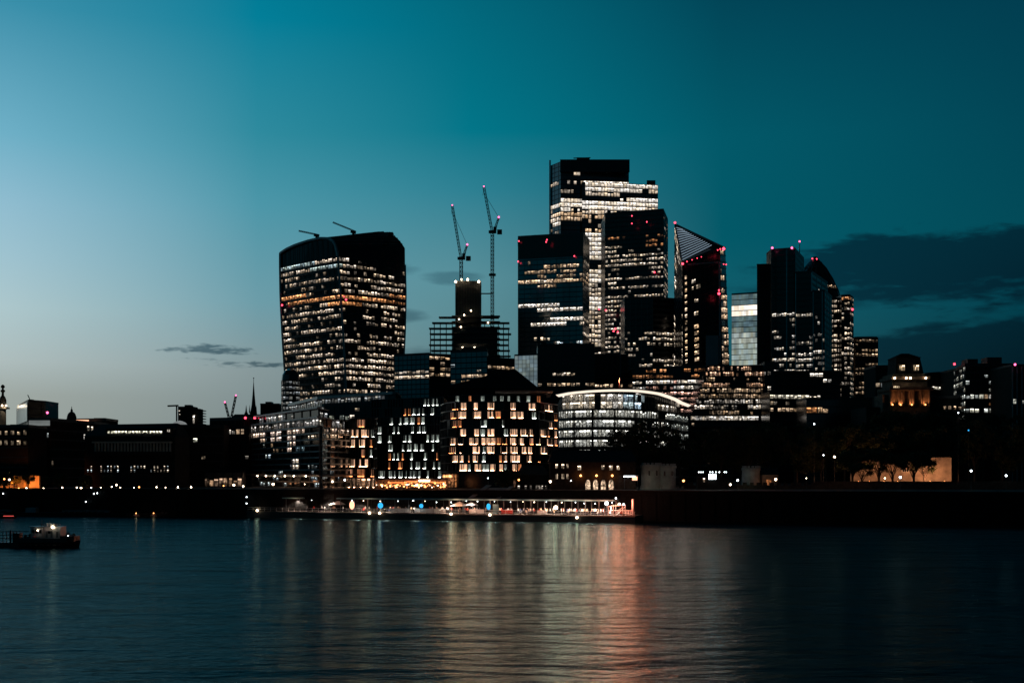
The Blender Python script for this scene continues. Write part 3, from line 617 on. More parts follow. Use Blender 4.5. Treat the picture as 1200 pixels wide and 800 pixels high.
b.add(dg, 'diagonal_grid', 'steeld'); b.red(952, 303, Y-3, .9); b.red(957, 303.5, Y-3, .9); b.finish()
tower('zigzag_office', 'lit office tower with offset floors below the right flank of the bullet shaped tower', 'building', [(968, 850), (986, 846)], 350, m='glassk', dep=24, storey=3.5, bay=2.4,
      p=.85, br=.75, run=(2, 5), band=.36, mb=2, mw=.3, ref=1, regs=[(966, 974, 340, 392, .15), (966, 988, 345, 358, .3, .5)])
tower('zigzag_office', 'narrow lit tower with orange top floor and red corner light, beside the bullet shaped tower', 'building', [(986, 840), (996, 838), (1000, 850)], 347, m='glassk', dep=20, storey=3.5, bay=2.2,
      p=.7, br=.8, run=(1, 4), band=.36, mb=1, mw=.3, regs=[(984, 997, 346, 352, 1, .9, ORNG), (984, 990, 352, 470, .25)])
b = bpy.data.objects['zigzag_office.001']; s = MB(); s.ball(V(999, 362.5, 836), .8); s.build('warning_light', 'red', b)
tower('brown_office_tower', 'brownish stand-alone tower with scattered warm windows, right end of the high cluster', 'building', [(1002, 900), (1029, 905)], 396, m='brick', dep=25, storey=3.6, bay=3.,
      p=.75, br=.2, tint=WARM, run=(1, 4), band=.3, mb=1, mw=.5, plant=[(1004, 1028, 394.3, 5)], regs=[(1008, 1016, 455, 465, 1, .9, WARM), (1022, 1030, 410, 425, .8, .6)])
# --- lower offices at the feet of the towers
tower('dark_office', 'wide unlit black block at the feet of the tallest towers, few windows at its base', 'building', [(630, 740), (697, 735)], 404, m='glassk', dep=25, p=.02, br=.6, band=.15, mb=3, ref=1, plant=[(634, 640, 401, 3), (655, 680, 402, 8)],
      regs=[(648, 662, 437, 442, .9, .7), (664, 678, 437, 442, .5, .6), (640, 697, 447, 453, .6, .7, WARM)], storey=3.3)
tower('dark_office', 'unlit black block with a vertical pale flagpole edge, right of the widest black block', 'building', [(697, 730), (736, 735)], 416, m='glassk', dep=25, p=.02, br=.6, band=.15, mb=3, regs=[(700, 706, 390, 416, 0), (697, 736, 446, 452, .6, .7, WARM)], storey=3.3)
b = bpy.data.objects['dark_office.001']; s = MB(); s.beam((X(727, 728), 728, Z(470, 728)), (X(727, 728), 728, Z(404, 728)), .5); s.build('edge_pole', 'steel', b)
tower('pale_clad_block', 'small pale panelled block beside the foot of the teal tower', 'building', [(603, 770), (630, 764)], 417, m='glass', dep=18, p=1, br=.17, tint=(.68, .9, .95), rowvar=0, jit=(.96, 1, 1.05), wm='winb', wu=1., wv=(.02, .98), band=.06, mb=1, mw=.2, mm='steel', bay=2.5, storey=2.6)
tower('pink_lit_office', 'office with wide pinkish white lit floors below the pair of black topped blocks', 'building', [(741, 700), (830, 690)], 430, m='glassk', dep=30, storey=3.4, bay=2., run=(3, 12), ref=1,
      p=.9, br=.75, tint=PINK, band=.34, mb=2, mw=.2, regs=[(735, 840, 487, 600, 0), (741, 832, 425, 446, .55, .5, ORNG), (755, 790, 446, 452, 1, .8, WHITE), (795, 832, 444, 453, 1, 1., WHITE), (741, 756, 446, 475, .9, .9, WHITE), (790, 832, 452, 460, 1., .9, WHITE)])
# sloping terraced office lit warm
Y = 640; b = Bld('terraced_office', 'terraced glass office with sloping ends and warm lit stepped floors', 'building', (X(860, Y), Y, GZ))
nfl = 11
for k in range(nfl):
    y0 = 428+k*6.6; sh = k*1.35
    xl = 829-k*2.2; xr = 893+min(3, k*.3); yy = Y-k*1.2
    z1 = Z(y0, Y); z0 = Z(y0+6.6, Y)
    s = MB(); s.box(X(xl, yy), X(xr, yy), yy, Y+20-(nfl-k)*.01, z0, z1-.02); b.add(s, 'storey_block', 'glass')
    s = MB(); s.box(X(xl-1.5, yy), X(xr+1, yy), yy-1.3, yy-.002, z1-.55, z1-.02); b.add(s, 'terrace_edge', 'bronze')
    br = [(.5, .6, (1, .58, .36)), (.9, .7, (1, .58, .36)), (.35, .4, WARM), (.85, .5, (1, .58, .36)), (.8, .55, WARM), (.5, .4, WARM), (.9, .6, WHITE), (.9, .65, WHITE), (.4, .4, WARM), (.95, .75, WHITE), (.5, .5, WARM)][k]
    facade(b, flat((X(xl, yy), yy), (X(xr, yy), yy), z0, z1), 26, 1, p=br[0], br=br[1], tint=br[2], run=(3, 9), band=0, mb=4, mw=.2, wv=(.12, .8), rowvar=.1)
s = MB(); s.box(X(893, Y), X(904, Y), Y-6, Y+14, GZ, Z(425, Y)); b.add(s, 'stair_tower', 'bronze')
facade(b, flat((X(893.5, Y-6), Y-6), (X(903.5, Y-6), Y-6), GZ, Z(425, Y)), 5, 16, p=.45, br=.6, tint=WHITE, run=(1, 2), band=0, mb=0, regs=[(893, 899, 420, 520, .15)])
b.finish('bronze', 'steeld')
tower('dark_office', 'black building right of the terraced office with a bright strip at its shoulder', 'building', [(903, 690), (985, 690)], 436, m='glassk', dep=30, storey=3.4, bay=2.6,
      p=0., br=.6, band=.12, mb=3, regs=[(947, 966, 438, 445, 1., 1.4, WHITE), (964, 978, 443, 449, .9, .9, WHITE), (903, 985, 450, 464, 0)])
tower('low_office', 'long low office with one bright row of square windows right of the terraced office', 'building', [(902, 600), (962, 605)], 461, m='glassk', dep=20, storey=3.2, bay=2.1, run=(3, 9),
      p=.2, br=.5, band=.2, regs=[(904, 950, 463, 469.5, 1, .85, (1, .9, .68)), (950, 962, 462, 466, .9, .5, WHITE), (904, 962, 476, 483, .8, .5, WARM), (904, 962, 484, 489, .2, .4)])
tower('low_office', 'low teal roofed pavilion with orange lit doorways below the right end of the high cluster', 'building', [(945, 560), (1022, 560)], 468, m='teal', dep=20, storey=3.2, bay=2.6, run=(1, 3),
      p=.0, br=.7, band=.1, mb=0, wv=(.15, .9), regs=[(946, 955, 478, 483, .9, .5, ORNG), (959, 969, 478, 483, .9, 1., WARM), (976, 980, 476, 484, 1, .8, ORNG)])
# ================================================================ RIVERSIDE ROW
# --- glass apartment/office block stepping up to the right
def lt0(px, py, Y, e, col):
    l = bpy.data.lights.new('canopy_glow', 'POINT'); l.energy = e; l.color = col; l.shadow_soft_size = .4; lo = bpy.data.objects.new('canopy_glow', l); COL.objects.link(lo); lo.location = V(px, py, Y)
def stepped_block():
    b = Bld('riverside_office', 'long glass riverside block with square lit windows, its top floors stepping back', 'building', (X(376, 420), 420, GZ))
    A = (X(280, 500), 500); C = (X(376, 412), 412); D = (X(412, 440), 440)
    def vol(a, c, d_, z0, z1, nb1, nb2, ns, dep, **kw):
        P = [Vector((*p, 0)) for p in (a, c, d_)]
        w = MB(); w.prism([(p.x, p.y) for p in P]+[(P[2].x-3, P[2].y+dep), (P[0].x+3, P[0].y+dep)], z0, z1); b.add(w, 'wall', 'glass')
        facade(b, flat(a, c, z0, z1), nb1, ns, **kw); k2 = dict(kw); facade(b, flat(c, d_, z0, z1), nb2, ns, **k2)
    def ins(s, t):   # points moved in along the facades
        a = Vector(A).lerp(Vector(C), s); return (a.x, a.y)
    RG = [(280, 376, 490, 500, .9, .55, (1, .82, .70)), (292, 296, 500, 512, .3), (294, 311, 503, 511, .95, .8, (1, .74, .58)), (318, 330, 503, 511, 1, .8, (1, .74, .58)), (338, 356, 503, 511, 1, .85, (1, .74, .58)), (305, 312, 512, 520, .9, .7, (1, .74, .58)), (318, 330, 512, 520, 1, .75, (1, .74, .58)), (338, 345, 512, 520, 1, .8, (1, .74, .58)),
          (338, 344, 521, 528, 1, .8, (1, .74, .58)), (318, 334, 521, 528, .8, .3, WARM), (345, 356, 520, 530, 1, .25, (.5, .8, 1)), (311, 317, 531, 540, 1, .8), (278, 286, 505, 511, 1, .5, WARM), (278, 284, 534, 540, .8, .4, WHITE), (343, 349, 540, 549, 1, .8, WHITE),
          (376, 412, 498, 507, .9, .5, (1, .72, .55)), (376, 412, 509, 516, .4, .5, WARM), (376, 412, 516, 552, .0), (360, 376, 508, 516, .7, .4, NEUT), (278, 284, 553, 560, .8, .4, WHITE)]
    zt = Z(489, 500-40)
    z1 = Z(499.5, 412); 
    vol(A, C, D, GZ, z1, 30, 12, 10, 22, p=.06, br=.3, tint=(.8, .95, 1), regs=RG, run=(1, 3), wu=.78, wv=(.18, .86), band=.22, bd=.5, mb=3, mw=.35, md=.55, scat=.2)
    for q_ in ((298, 566, 455), (330, 564, 430), (352, 563, 412)): lt0(*q_, 90, (1, .42, .18))
    z2 = z1+3.1; a2 = ins(.16, 0); vol(a2, (C[0]-1, C[1]+1.5), (D[0]-1, D[1]+1.5), z1, z2, 26, 12, 1, 16, p=.7, br=.25, tint=(1, .9, .8), run=(2, 6), wu=.9, wv=(.1, .85), band=.12, bd=.8, mb=3, mw=.3, md=.3, regs=[(376, 412, 480, 500, .4, .3)])
    z3 = z2+3.2; a3 = ins(.26, 0); vol(a3, (C[0]-1, C[1]+2.5), (X(384, 424), 424), z2, z3, 24, 2, 1, 12, p=.75, br=.25, tint=(.95, .92, .88), run=(3, 6), wu=.9, wv=(.1, .85), band=.12, bd=.8, mb=3, mw=.3, md=.3)
    s = MB()
    for (a, c, z) in [(A, C, z1), (a2, C, z2), (a3, C, z3)]:
        a = Vector((*a, 0)); c = Vector((*c, 0)); d_ = (c-a); ln = d_.length; d_.normalize(); n_ = Vector((d_.y, -d_.x, 0)); s.obox(a+Vector((0, 0, z-.1)), d_, n_, ln+.5, 1.5, .55)
    b.add(s, 'eaves', 'fin')
    # ground floor arcade with warm soffit
    s = MB(); a = Vector((*A, 0)); c = Vector((*C, 0)); d_ = (c-a).normalized(); n_ = Vector((d_.y, -d_.x, 0)); s.obox(a+n_*.6+Vector((0, 0, 13.0)), d_, n_, (c-a).length, 4.5, .5)
    c2 = Vector((*D, 0)); d2 = (c2-c).normalized(); n2 = Vector((d2.y, -d2.x, 0)); s.obox(c+n2*.6+Vector((0, 0, 13.0)), d2, n2, (c2-c).length, 4, .5); b.add(s, 'arcade_canopy', 'tarp')
    for f in [.06, .17, .36, .47, .58, .70, .80, .93]:
        p = a.lerp(c, f)+n_*3+Vector((0, 0, 12.75)); s = MB(); s.ball(p, .28); b.add(s, 'canopy_light', 'lampw')
    b.finish('fin', 'steeld', 'winn')
stepped_block()
tower('glass_roofed_office', 'pale glass office top with a long straight roof edge behind the stepped riverside block', 'building', [(342, 640), (377, 580), (464, 545)], 461, m='glass', ref=2, dep=25, storey=3.6, bay=2.4,
      p=.55, br=.3, tint=(.9, .92, .9), run=(2, 5), band=.1, mb=2, mw=.3, fm='fin', regs=[(342, 466, 455, 464, .0), (342, 400, 460, 482, .75, .28), (430, 466, 466, 490, .7, .25)])
b = bpy.data.objects['glass_roofed_office']; s = MB()
for (A, B) in [((342, 640), (377, 580)), ((377, 580), (464, 545))]:
    a = Vector((X(*A), A[1], 0)); c = Vector((X(*B), B[1], 0)); d_ = (c-a); ln = d_.length; d_.normalize(); n_ = Vector((d_.y, -d_.x, 0)); s.obox(a+Vector((0, 0, Z(461, 545)-.4)), d_, n_, ln, 2.2, 1.3)
s.build('roof_edge', 'fin', b)
tower('dark_office', 'dark recessed office floors between the stepped riverside block and the apartments', 'building', [(380, 500), (440, 490), (470, 500)], 474, m='glassk', ref=1, dep=20, storey=3.3, bay=2.4,
      p=.1, br=.4, run=(1, 3), band=.15, mb=2, regs=[(388, 440, 489, 497, .55, .35, (.85, .95, .85)), (380, 440, 500, 507, .5, .5, WARM), (400, 440, 510, 517, .4, .6, WARM), (445, 470, 495, 505, .5, .5, WHITE)])

# --- serviced apartments: fins, sill lamps, curtains
def bay_facade(b, surf, spans, ns, rows, fin=.5, kinds=None, allbays=None):
    """spans: per row (top first) list of (u0, u1, kind). Each lit window = curtain panel between fins with its own sill lamp."""
    for k, row in enumerate(spans):
        j = ns-1-k
        v0, v1 = (j+.10)/ns, (j+.86)/ns
        for (u0, u1, kd) in row:
            p00, p10, p11, p01 = surf(u0, v0), surf(u1, v0), surf(u1, v1), surf(u0, v1)
            du = (p10-p00); ln = du.length
            if ln < .3: continue
            du.normalize(); n_ = du.cross(Vector((0, 0, 1))); h = (p01-p00).z
            cc = {'w': (1, .58, .36), 'c': (.75, .85, .74), 'o': (1, .34, .13), 'd': (1, .45, .26)}[kd]; gg = {'w': .72, 'c': .15, 'o': .36, 'd': .34}[kd]*R.uniform(.6, 1.25)
            w = MB(); w.face([p00+n_*.06, p10+n_*.06, p11+n_*.06, p01+n_*.06], tuple(x_*gg for x_ in cc))
            o = w.build('window', {'w': 'curtain', 'c': 'curtw', 'o': 'curtain', 'd': 'curtain'}[kd], b.root)
            nsub = max(1, round(ln/1.35)); f = MB()
            for i in range(nsub+1):
                q = p00.lerp(p10, i/nsub); f.obox(q-du*.06+n_*.065, du, n_, .12, .2, h)
            for i in [R.random() for _ in range(R.choice([0, 1, 1, 2]))]:   # unlit dark strips: open curtain
                q = p00.lerp(p10, i*.8); f.obox(q+n_*.065, du, n_, ln*R.uniform(.08, .22), .05, h)
            f.build('frame', 'steeld', o)
            cut = R.choice([0, 0, .15]); l = MB(); l.obox(p00+du*(ln*(.1+cut))+n_*.42+Vector((0, 0, .06)), du, n_, ln*(.8-cut), .12, .09)
            l.build('sill_lamp', {'w': 'sillw', 'c': 'sillc', 'o': 'sillo', 'd': 'sillo'}[kd], o)
    for j in range(ns+1):
        fl = MB()
        for q in range(rows):
            a, c = surf(q/rows, j/ns), surf((q+1)/rows, j/ns); d_ = (c-a); ln = d_.length; d_.normalize(); n_ = d_.cross(Vector((0, 0, 1)))
            fl.obox(a-Vector((0, 0, .14)), d_, n_, ln, .6, .26)
        b.add(fl, 'floor_slab', 'bronze')
    fn = MB(); nf = 0
    for k in range(allbays+1):
        for j in range(ns):
            if R.random() < .25: continue
            u = k/allbays; a = surf(min(u, .999), (j+.06)/ns); c = surf(min(1, u+.002), (j+.06)/ns); d_ = (c-a).normalized(); n_ = d_.cross(Vector((0, 0, 1)))
            nf += 1; fn = MB() if nf <= 100 else fn
            fn.obox(a+n_*.0, d_, n_, .16, .55, (surf(u, (j+.93)/ns)-surf(u, (j+.06)/ns)).z)
            if nf < 100: b.add(fn, 'privacy_fin', 'bronze')
    if nf >= 100: b.add(fn, 'privacy_fin', 'bronze', stuff=True)
def apartments():
    Y = 425
    b = Bld('apartment_block', 'broad riverside apartment block with warm glowing curtained windows in eight rows', 'building', (X(590, Y), Y, GZ))
    pts = [(518, 440), (524, 428), (537, 420), (590, 418), (630, 424), (652, 440)]
    P = [Vector((X(a, c), c, 0)) for a, c in pts]
    zt = Z(470.5, 420); zb = Z(552.5, 420)
    w = MB(); w.prism([(p.x, p.y) for p in P]+[(P[-1].x, 462), (P[0].x, 462)], GZ, zt); b.add(w, 'wall', 'glassk')
    Ls = [0]
    for p, q in zip(P, P[1:]): Ls.append(Ls[-1]+(q-p).length)
    def surf(u, v):
        t = u*Ls[-1]
        for i in range(len(P)-1):
            if t <= Ls[i+1]+1e-6:
                p = P[i].lerp(P[i+1], (t-Ls[i])/(Ls[i+1]-Ls[i])); break
        p = p.copy(); p.z = zb+(zt-zb)*v; return p
    def px2u(x):
        lo, hi = 0, 1
        for _ in range(24):
            m = (lo+hi)/2
            if proj(surf(m, .5))[0] < x: lo = m
            else: hi = m
        return lo
    rows = [[(85, 138, 'd'), (142, 172, 'w'), (213, 235, 'w'), (288, 326, 'w'), (413, 442, 'w'), (513, 555, 'w'), (595, 645, 'w')],
            [(85, 125, 'd'), (128, 172, 'w'), (205, 256, 'w'), (288, 328, 'w'), (332, 362, 'o'), (413, 443, 'w'), (447, 486, 'w'), (530, 555, 'c'), (650, 668, 'o')],
            [(100, 125, 'd'), (128, 146, 'o'), (250, 286, 'c'), (368, 380, 'c'), (620, 642, 'w'), (650, 664, 'd')],
            [(139, 170, 'w'), (215, 242, 'w'), (248, 275, 'c'), (288, 328, 'w'), (377, 402, 'c'), (411, 452, 'w'), (468, 512, 'w'), (518, 536, 'w'), (578, 606, 'w'), (615, 625, 'd'), (650, 672, 'w')],
            [(85, 115, 'w'), (120, 157, 'w'), (188, 238, 'w'), (255, 277, 'w'), (281, 333, 'w'), (337, 361, 'o'), (365, 395, 'o'), (411, 447, 'w'), (460, 487, 'w'), (518, 540, 'd'), (549, 576, 'w'), (613, 645, 'w'), (655, 670, 'd')],
            [(80, 106, 'd'), (110, 152, 'w'), (206, 246, 'w'), (262, 280, 'c'), (284, 328, 'w'), (359, 396, 'w'), (411, 453, 'w'), (473, 500, 'w'), (504, 532, 'w'), (578, 612, 'w')],
            [(95, 128, 'w'), (132, 157, 'w'), (180, 190, 'd'), (205, 236, 'w'), (258, 280, 'c'), (350, 368, 'o'), (372, 394, 'w'), (414, 466, 'w'), (503, 528, 'w'), (558, 572, 'd')],
            [(133, 177, 'w'), (182, 196, 'c'), (217, 256, 'w'), (260, 298, 'c'), (301, 332, 'w'), (354, 374, 'w'), (380, 392, 'c'), (423, 450, 'w'), (456, 474, 'o')]]
    spans = [[(px2u(510+a/4.7), px2u(510+c/4.7), k) for a, c, k in r] for r in rows]
    bay_facade(b, surf, spans, 8, 24, allbays=44)
    # set back top floor
    Pb = [(X(532, 432), 432), (X(640, 432), 432)]
    w = MB(); w.box(Pb[0][0], Pb[1][0], 432, 455, zt, zt+3.3); b.add(w, 'penthouse', 'glassk')
    s3 = flat(Pb[0], Pb[1], zt, zt+3.2)
    bay_facade(b, s3, [[(a, a+w_, k) for a, w_, k in [(.02, .04, 'c'), (.16, .03, 'o'), (.28, .05, 'c'), (.42, .04, 'c'), (.5, .04, 'c'), (.58, .03, 'c'), (.68, .04, 'c'), (.78, .05, 'c'), (.9, .04, 'o')]]], 1, 4, allbays=18)
    s = MB(); s.box(X(580, 420), X(648, 420), 420, 452, zt+3.6, zt+4.0); b.add(s, 'roof_canopy', 'tarp')
    # ground floor: warm lobby
    gf = flat((X(520, 430), 422), (X(636, 419), 418.5), GZ, zb-.3)
    facade(b, gf, 34, 1, p=.75, br=.5, tint=(1, .45, .22), run=(1, 4), band=0, mb=2, mw=.4, wv=(.06, .9), off=.2, regs=[(520, 545, 553, 580, 1, .7, (1, .38, .14)), (600, 640, 553, 580, .3, .3, (1, .5, .3))])
    b.finish('bronze', 'steeld', 'winn')
    # left white-lit wing
    b = Bld('apartment_block', 'apartment wing with small cool white uplights under each window above the orange restaurant terrace', 'building', (X(480, 450), 450, GZ))
    A, C = (X(436, 462), 462), (X(520, 446), 446); zt2 = Z(466, 450); zb2 = Z(560.5, 450)
    w = MB(); w.prism([A, C, (C[0], 480), (A[0], 480)], GZ, zt2); b.add(w, 'wall', 'glassk')
    s2 = flat(A, C, zb2, zt2)
    rr = random.Random(5); spans = []
    for k in range(9):
        row = []; u = .2 if k < 3 else .24
        if k == 0: u = .52
        if k == 1: u = .36
        while u < .94:
            wd = rr.choice([.03, .035, .045, .06])
            if rr.random() < (.62 if k < 8 else .8): row.append((u, min(.97, u+wd), rr.choices(['c', 'c', 'c', 'o'], [6, 6, 6, 2.2])[0]))
            u += wd+rr.uniform(.012, .04)
        if k in (3, 4): row += [(.02, .05, 'c'), (.09, .14, 'c')]
        if k == 8: row += [(.1, .19, 'c')]
        spans.append(row)
    bay_facade(b, s2, spans, 9, 4, allbays=26)
    b.finish('bronze', 'steeld', 'winn')
    # curved corner
    b = Bld('apartment_block', 'narrow rounded apartment corner with warm windows and tall lit columns at its foot', 'building', (X(424, 430), 430, GZ))
    cx, cy, r = X(425, 440), 440, 4.6
    zt3 = Z(490, 436); zb3 = Z(559.5, 436)
    w = MB(); w.lathe((cx, cy, GZ), [(r, 0), (r, zt3-GZ)], 28); b.add(w, 'wall', 'glassk')
    def cs(u, v):
        a = math.pi*(1.02+.96*u); return Vector((cx+(r+.22)*math.cos(a), cy+(r+.22)*math.sin(a), zb3+(zt3-zb3)*v))
    rows = [[(.4, .6, 'd')], [(.2, .45, 'w'), (.5, .7, 'w'), (.75, .85, 'c')], [(.18, .35, 'w'), (.45, .6, 'w'), (.7, .8, 'o')], [(.5, .6, 'd'), (.7, .8, 'c')], [(.15, .35, 'w'), (.42, .68, 'w')], [(.15, .3, 'd'), (.4, .6, 'o'), (.72, .85, 'd')]]
    bay_facade(b, cs, rows, 6, 14, allbays=14)
    for i in range(7):
        a = math.pi*(1.1+.8*i/6); s = MB(); q = Vector((cx+(r+.5)*math.cos(a), cy+(r+.5)*math.sin(a), GZ)); s.lathe(q, [(.28, 0), (.28, zb3-GZ)], 8); o = s.build('column', 'pstone', b.root)
        l = MB(); l.lathe(q+Vector((.9*math.cos(a), .9*math.sin(a), .05)), [(.18, 0), (.18, .15)], 8); l.build('uplight', 'sillw', o)
    gl = lambda u, v: (lambda p: Vector((p.x, p.y, GZ+(zb3-GZ)*v)))(cs(u, 0))
    facade(b, gl, 8, 1, p=1, br=.5, tint=(1, .55, .32), band=0, mb=0, wu=.7, wv=(.05, .95), off=.1)
    b.finish('bronze', 'steeld', 'winn')
    # restaurant terrace
    Y = 390; b = Bld('restaurant_terrace', 'riverside restaurant terrace glowing orange under a neon lit canopy', 'restaurant', (X(488, Y), Y, GZ))
    s = MB(); s.box(X(438, Y), X(523, Y), Y, Y+9, Z(562, Y), Z(560.8, Y)); b.add(s, 'canopy', 'tarp')
    s = MB(); x0, x1 = X(455, Y), X(521, Y)
    def wy(f): return 564.4+.9*math.sin(f*9)+.35*math.sin(f*31)
    for i in range(48):
        f = i/48; s.beam((x0+(x1-x0)*f, Y-.2, Z(wy(f), Y)), (x0+(x1-x0)*(f+1/48), Y-.2, Z(wy(f+1/48), Y)), .2)
    b.add(s, 'neon_strip', 'lampr')
    for i in range(9):
        s = MB(); px = 491+i*1.5; s.box(X(px, Y), X(px, Y)+(.2 if i % 3 else .3), Y-.4, Y-.3, Z(564, Y), Z(562, Y)); b.add(s, 'sign_letter', 'lampw')
    s = MB(); s.box(X(438, Y), X(523, Y), Y+8, Y+8.3, GZ, Z(562, Y)); b.add(s, 'wall', 'tarp')
    bk = flat((X(439, Y+8), Y+7.9), (X(523, Y+8), Y+7.9), GZ, Z(562.5, Y+8))
    facade(b, bk, 44, 1, p=.62, br=.34, tint=(1, .30, .09), run=(1, 3), band=0, mb=2, mw=.2, wv=(.02, .9), off=.05, regs=[(437, 455, 560, 580, .35, .2, (1, .3, .1))])
    for i in range(70):
        px = R.uniform(456, 523) if i > 8 else R.uniform(440, 456); yy = R.uniform(Y+.5, Y+6); s = MB(); s.ball(V(px, R.triangular(565.5, 573, 568), yy), R.uniform(.09, .26)); b.add(s, 'table_lamp', R.choice(['lampo', 'lampo', 'lampo', 'lampw', 'peach']))
    for i in range(12):
        px = 454+i*6; s = MB(); q = Vector((X(px, Y), Y+1, GZ)); s.lathe(q, [(.3, 0), (.06, .1), (.06, .7), (.6, .72), (.6, .76)], 8); b.add(s, 'table', 'white')
    s = MB(); s.box(X(455, Y-2), X(510, Y-2), Y-2, Y-1.8, GZ, GZ+.5); b.add(s, 'planter_screen', 'tarp')
    b.finish('steeld', 'steeld', 'winn')
    for px in (450, 464, 478, 492, 506, 518):
        l = bpy.data.lights.new('terrace_light', 'POINT'); l.energy = 260; l.color = (1, .30, .09); l.shadow_soft_size = .6; lo = bpy.data.objects.new('terrace_light', l); COL.objects.link(lo); lo.location = (X(px, Y), Y+3.5, GZ+2.2)
apartments()

# --- curved office with a glowing roof edge
def curved_office():
    b = Bld('curved_roof_office', 'curved glass office with brilliantly lit white floors and a glowing roof edge', 'building', (X(720, 460), 460, GZ))
    pts = [(655, 472), (672, 464), (695, 460), (720, 460), (745, 464), (770, 474), (790, 490), (806, 512)]
    P = [Vector((X(a, c), c, 0)) for a, c in pts]; zt = Z(478.5, 462)
    Ls = [0]
    for p, q in zip(P, P[1:]): Ls.append(Ls[-1]+(q-p).length)
    def plan(u):
        t = u*Ls[-1]
        for i in range(len(P)-1):
            if t <= Ls[i+1]+1e-6: return P[i].lerp(P[i+1], (t-Ls[i])/(Ls[i+1]-Ls[i]))
        return P[-1].copy()
    w = MB(); w.prism([(p.x, p.y) for p in P]+[(P[-1].x, 540), (P[0].x, 540)], GZ, zt); b.add(w, 'wall', 'glassk')
    def sf(u, v): p = plan(u).copy(); p.z = GZ+(zt-GZ)*v; return p
    facade(b, sf, 60, 8, p=1., br=.6, tint=(.98, .97, .86), run=(2, 6), rowvar=0, jit=(.8, 1, 1.2), wu=.93, wv=(.10, .80), band=.24, bd=.5, seg=24, mb=1, mw=.14, md=.25, regs=[(600, 810, 538, 570, 0), (675, 712, 529, 539, .9, .6), (600, 675, 529, 540, 0), (712, 810, 528, 540, 0), (785, 810, 480, 528, .9, .45, (.95, 1, .9)), (740, 785, 480, 528, .85, .5)], tv=.05)
    # penthouse, set back
    def pf(u, v): p = plan(u*.86+.03)+Vector((-.0, 5, 0)); p.z = zt+(Z(461.5, 466)-zt)*v; return p
    w = MB(); w.prism([tuple(pf(i/12, 0))[:2] for i in range(13)]+[(pf(1, 0).x, 535), (pf(0, 0).x, 535)], zt, Z(461.5, 466)-.1); b.add(w, 'penthouse', 'glassk')
    facade(b, pf, 34, 2, p=.15, br=.7, tint=(1, .88, .72), run=(1, 3), rowvar=0, wu=.95, wv=(.03, .97), band=.06, seg=12, mb=1, mw=.16, md=.2, regs=[(655, 699, 458, 480, 1, .6, (1, .85, .66)), (699, 704, 458, 480, 0), (704, 731, 458, 480, 1, .6, (1, .88, .72)), (733, 757, 465, 480, .8, .7, (.7, .9, 1)), (770, 805, 474, 482, .5, .4)], off=.05)
    rz0 = Z(461.5, 462)
    def rp(u, o): 
        p = plan(u); a = plan(min(1, u+.01))-plan(max(0, u-.01)); a.normalize(); nn = Vector((a.y, -a.x, 0)); p = p+nn*o; return p
    rf = MB(); lt = MB(); K = 36
    def rz(u): return rz0+1.7*math.sin(math.pi*min(1, u*1.15+.05))-2.9*max(0, u-.35)**1.6
    for i in range(K):
        u0, u1 = -0.02+1.02*i/K, -0.02+1.02*(i+1)/K; u0 = max(0, u0)
        a, c = rp(u0, 1.6), rp(u1, 1.6); a2, c2 = rp(u0, -9), rp(u1, -9)
        za, zc = rz(u0), rz(u1)
        f = lambda p, z: (p.x, p.y, z)
        rf.mesh([f(a, za), f(c, zc), f(c2, zc+.4), f(a2, za+.4), f(a, za+.35), f(c, zc+.35), f(c2, zc+.9), f(a2, za+.9)], [(3, 2, 1, 0), (4, 5, 6, 7), (0, 1, 5, 4), (2, 3, 7, 6)])
        g0, g1 = rp(u0, .1), rp(u1, .1)
        lt.mesh([f(a, za-.02), f(c, zc-.02), f(g1, zc-.78), f(g0, za-.78)], [(0, 1, 2, 3), (3, 2, 1, 0)])
    b.add(rf, 'roof', 'steel'); b.add(lt, 'roof_edge_light', 'roofl')
    s = MB(); s.beam((X(726.5, 466), 466, Z(463, 466)), (X(726.5, 466), 466, Z(443, 466)), .5); b.add(s, 'flagpole', 'steeld')
    b.finish('steeld', 'steeld', 'winn')
curved_office()

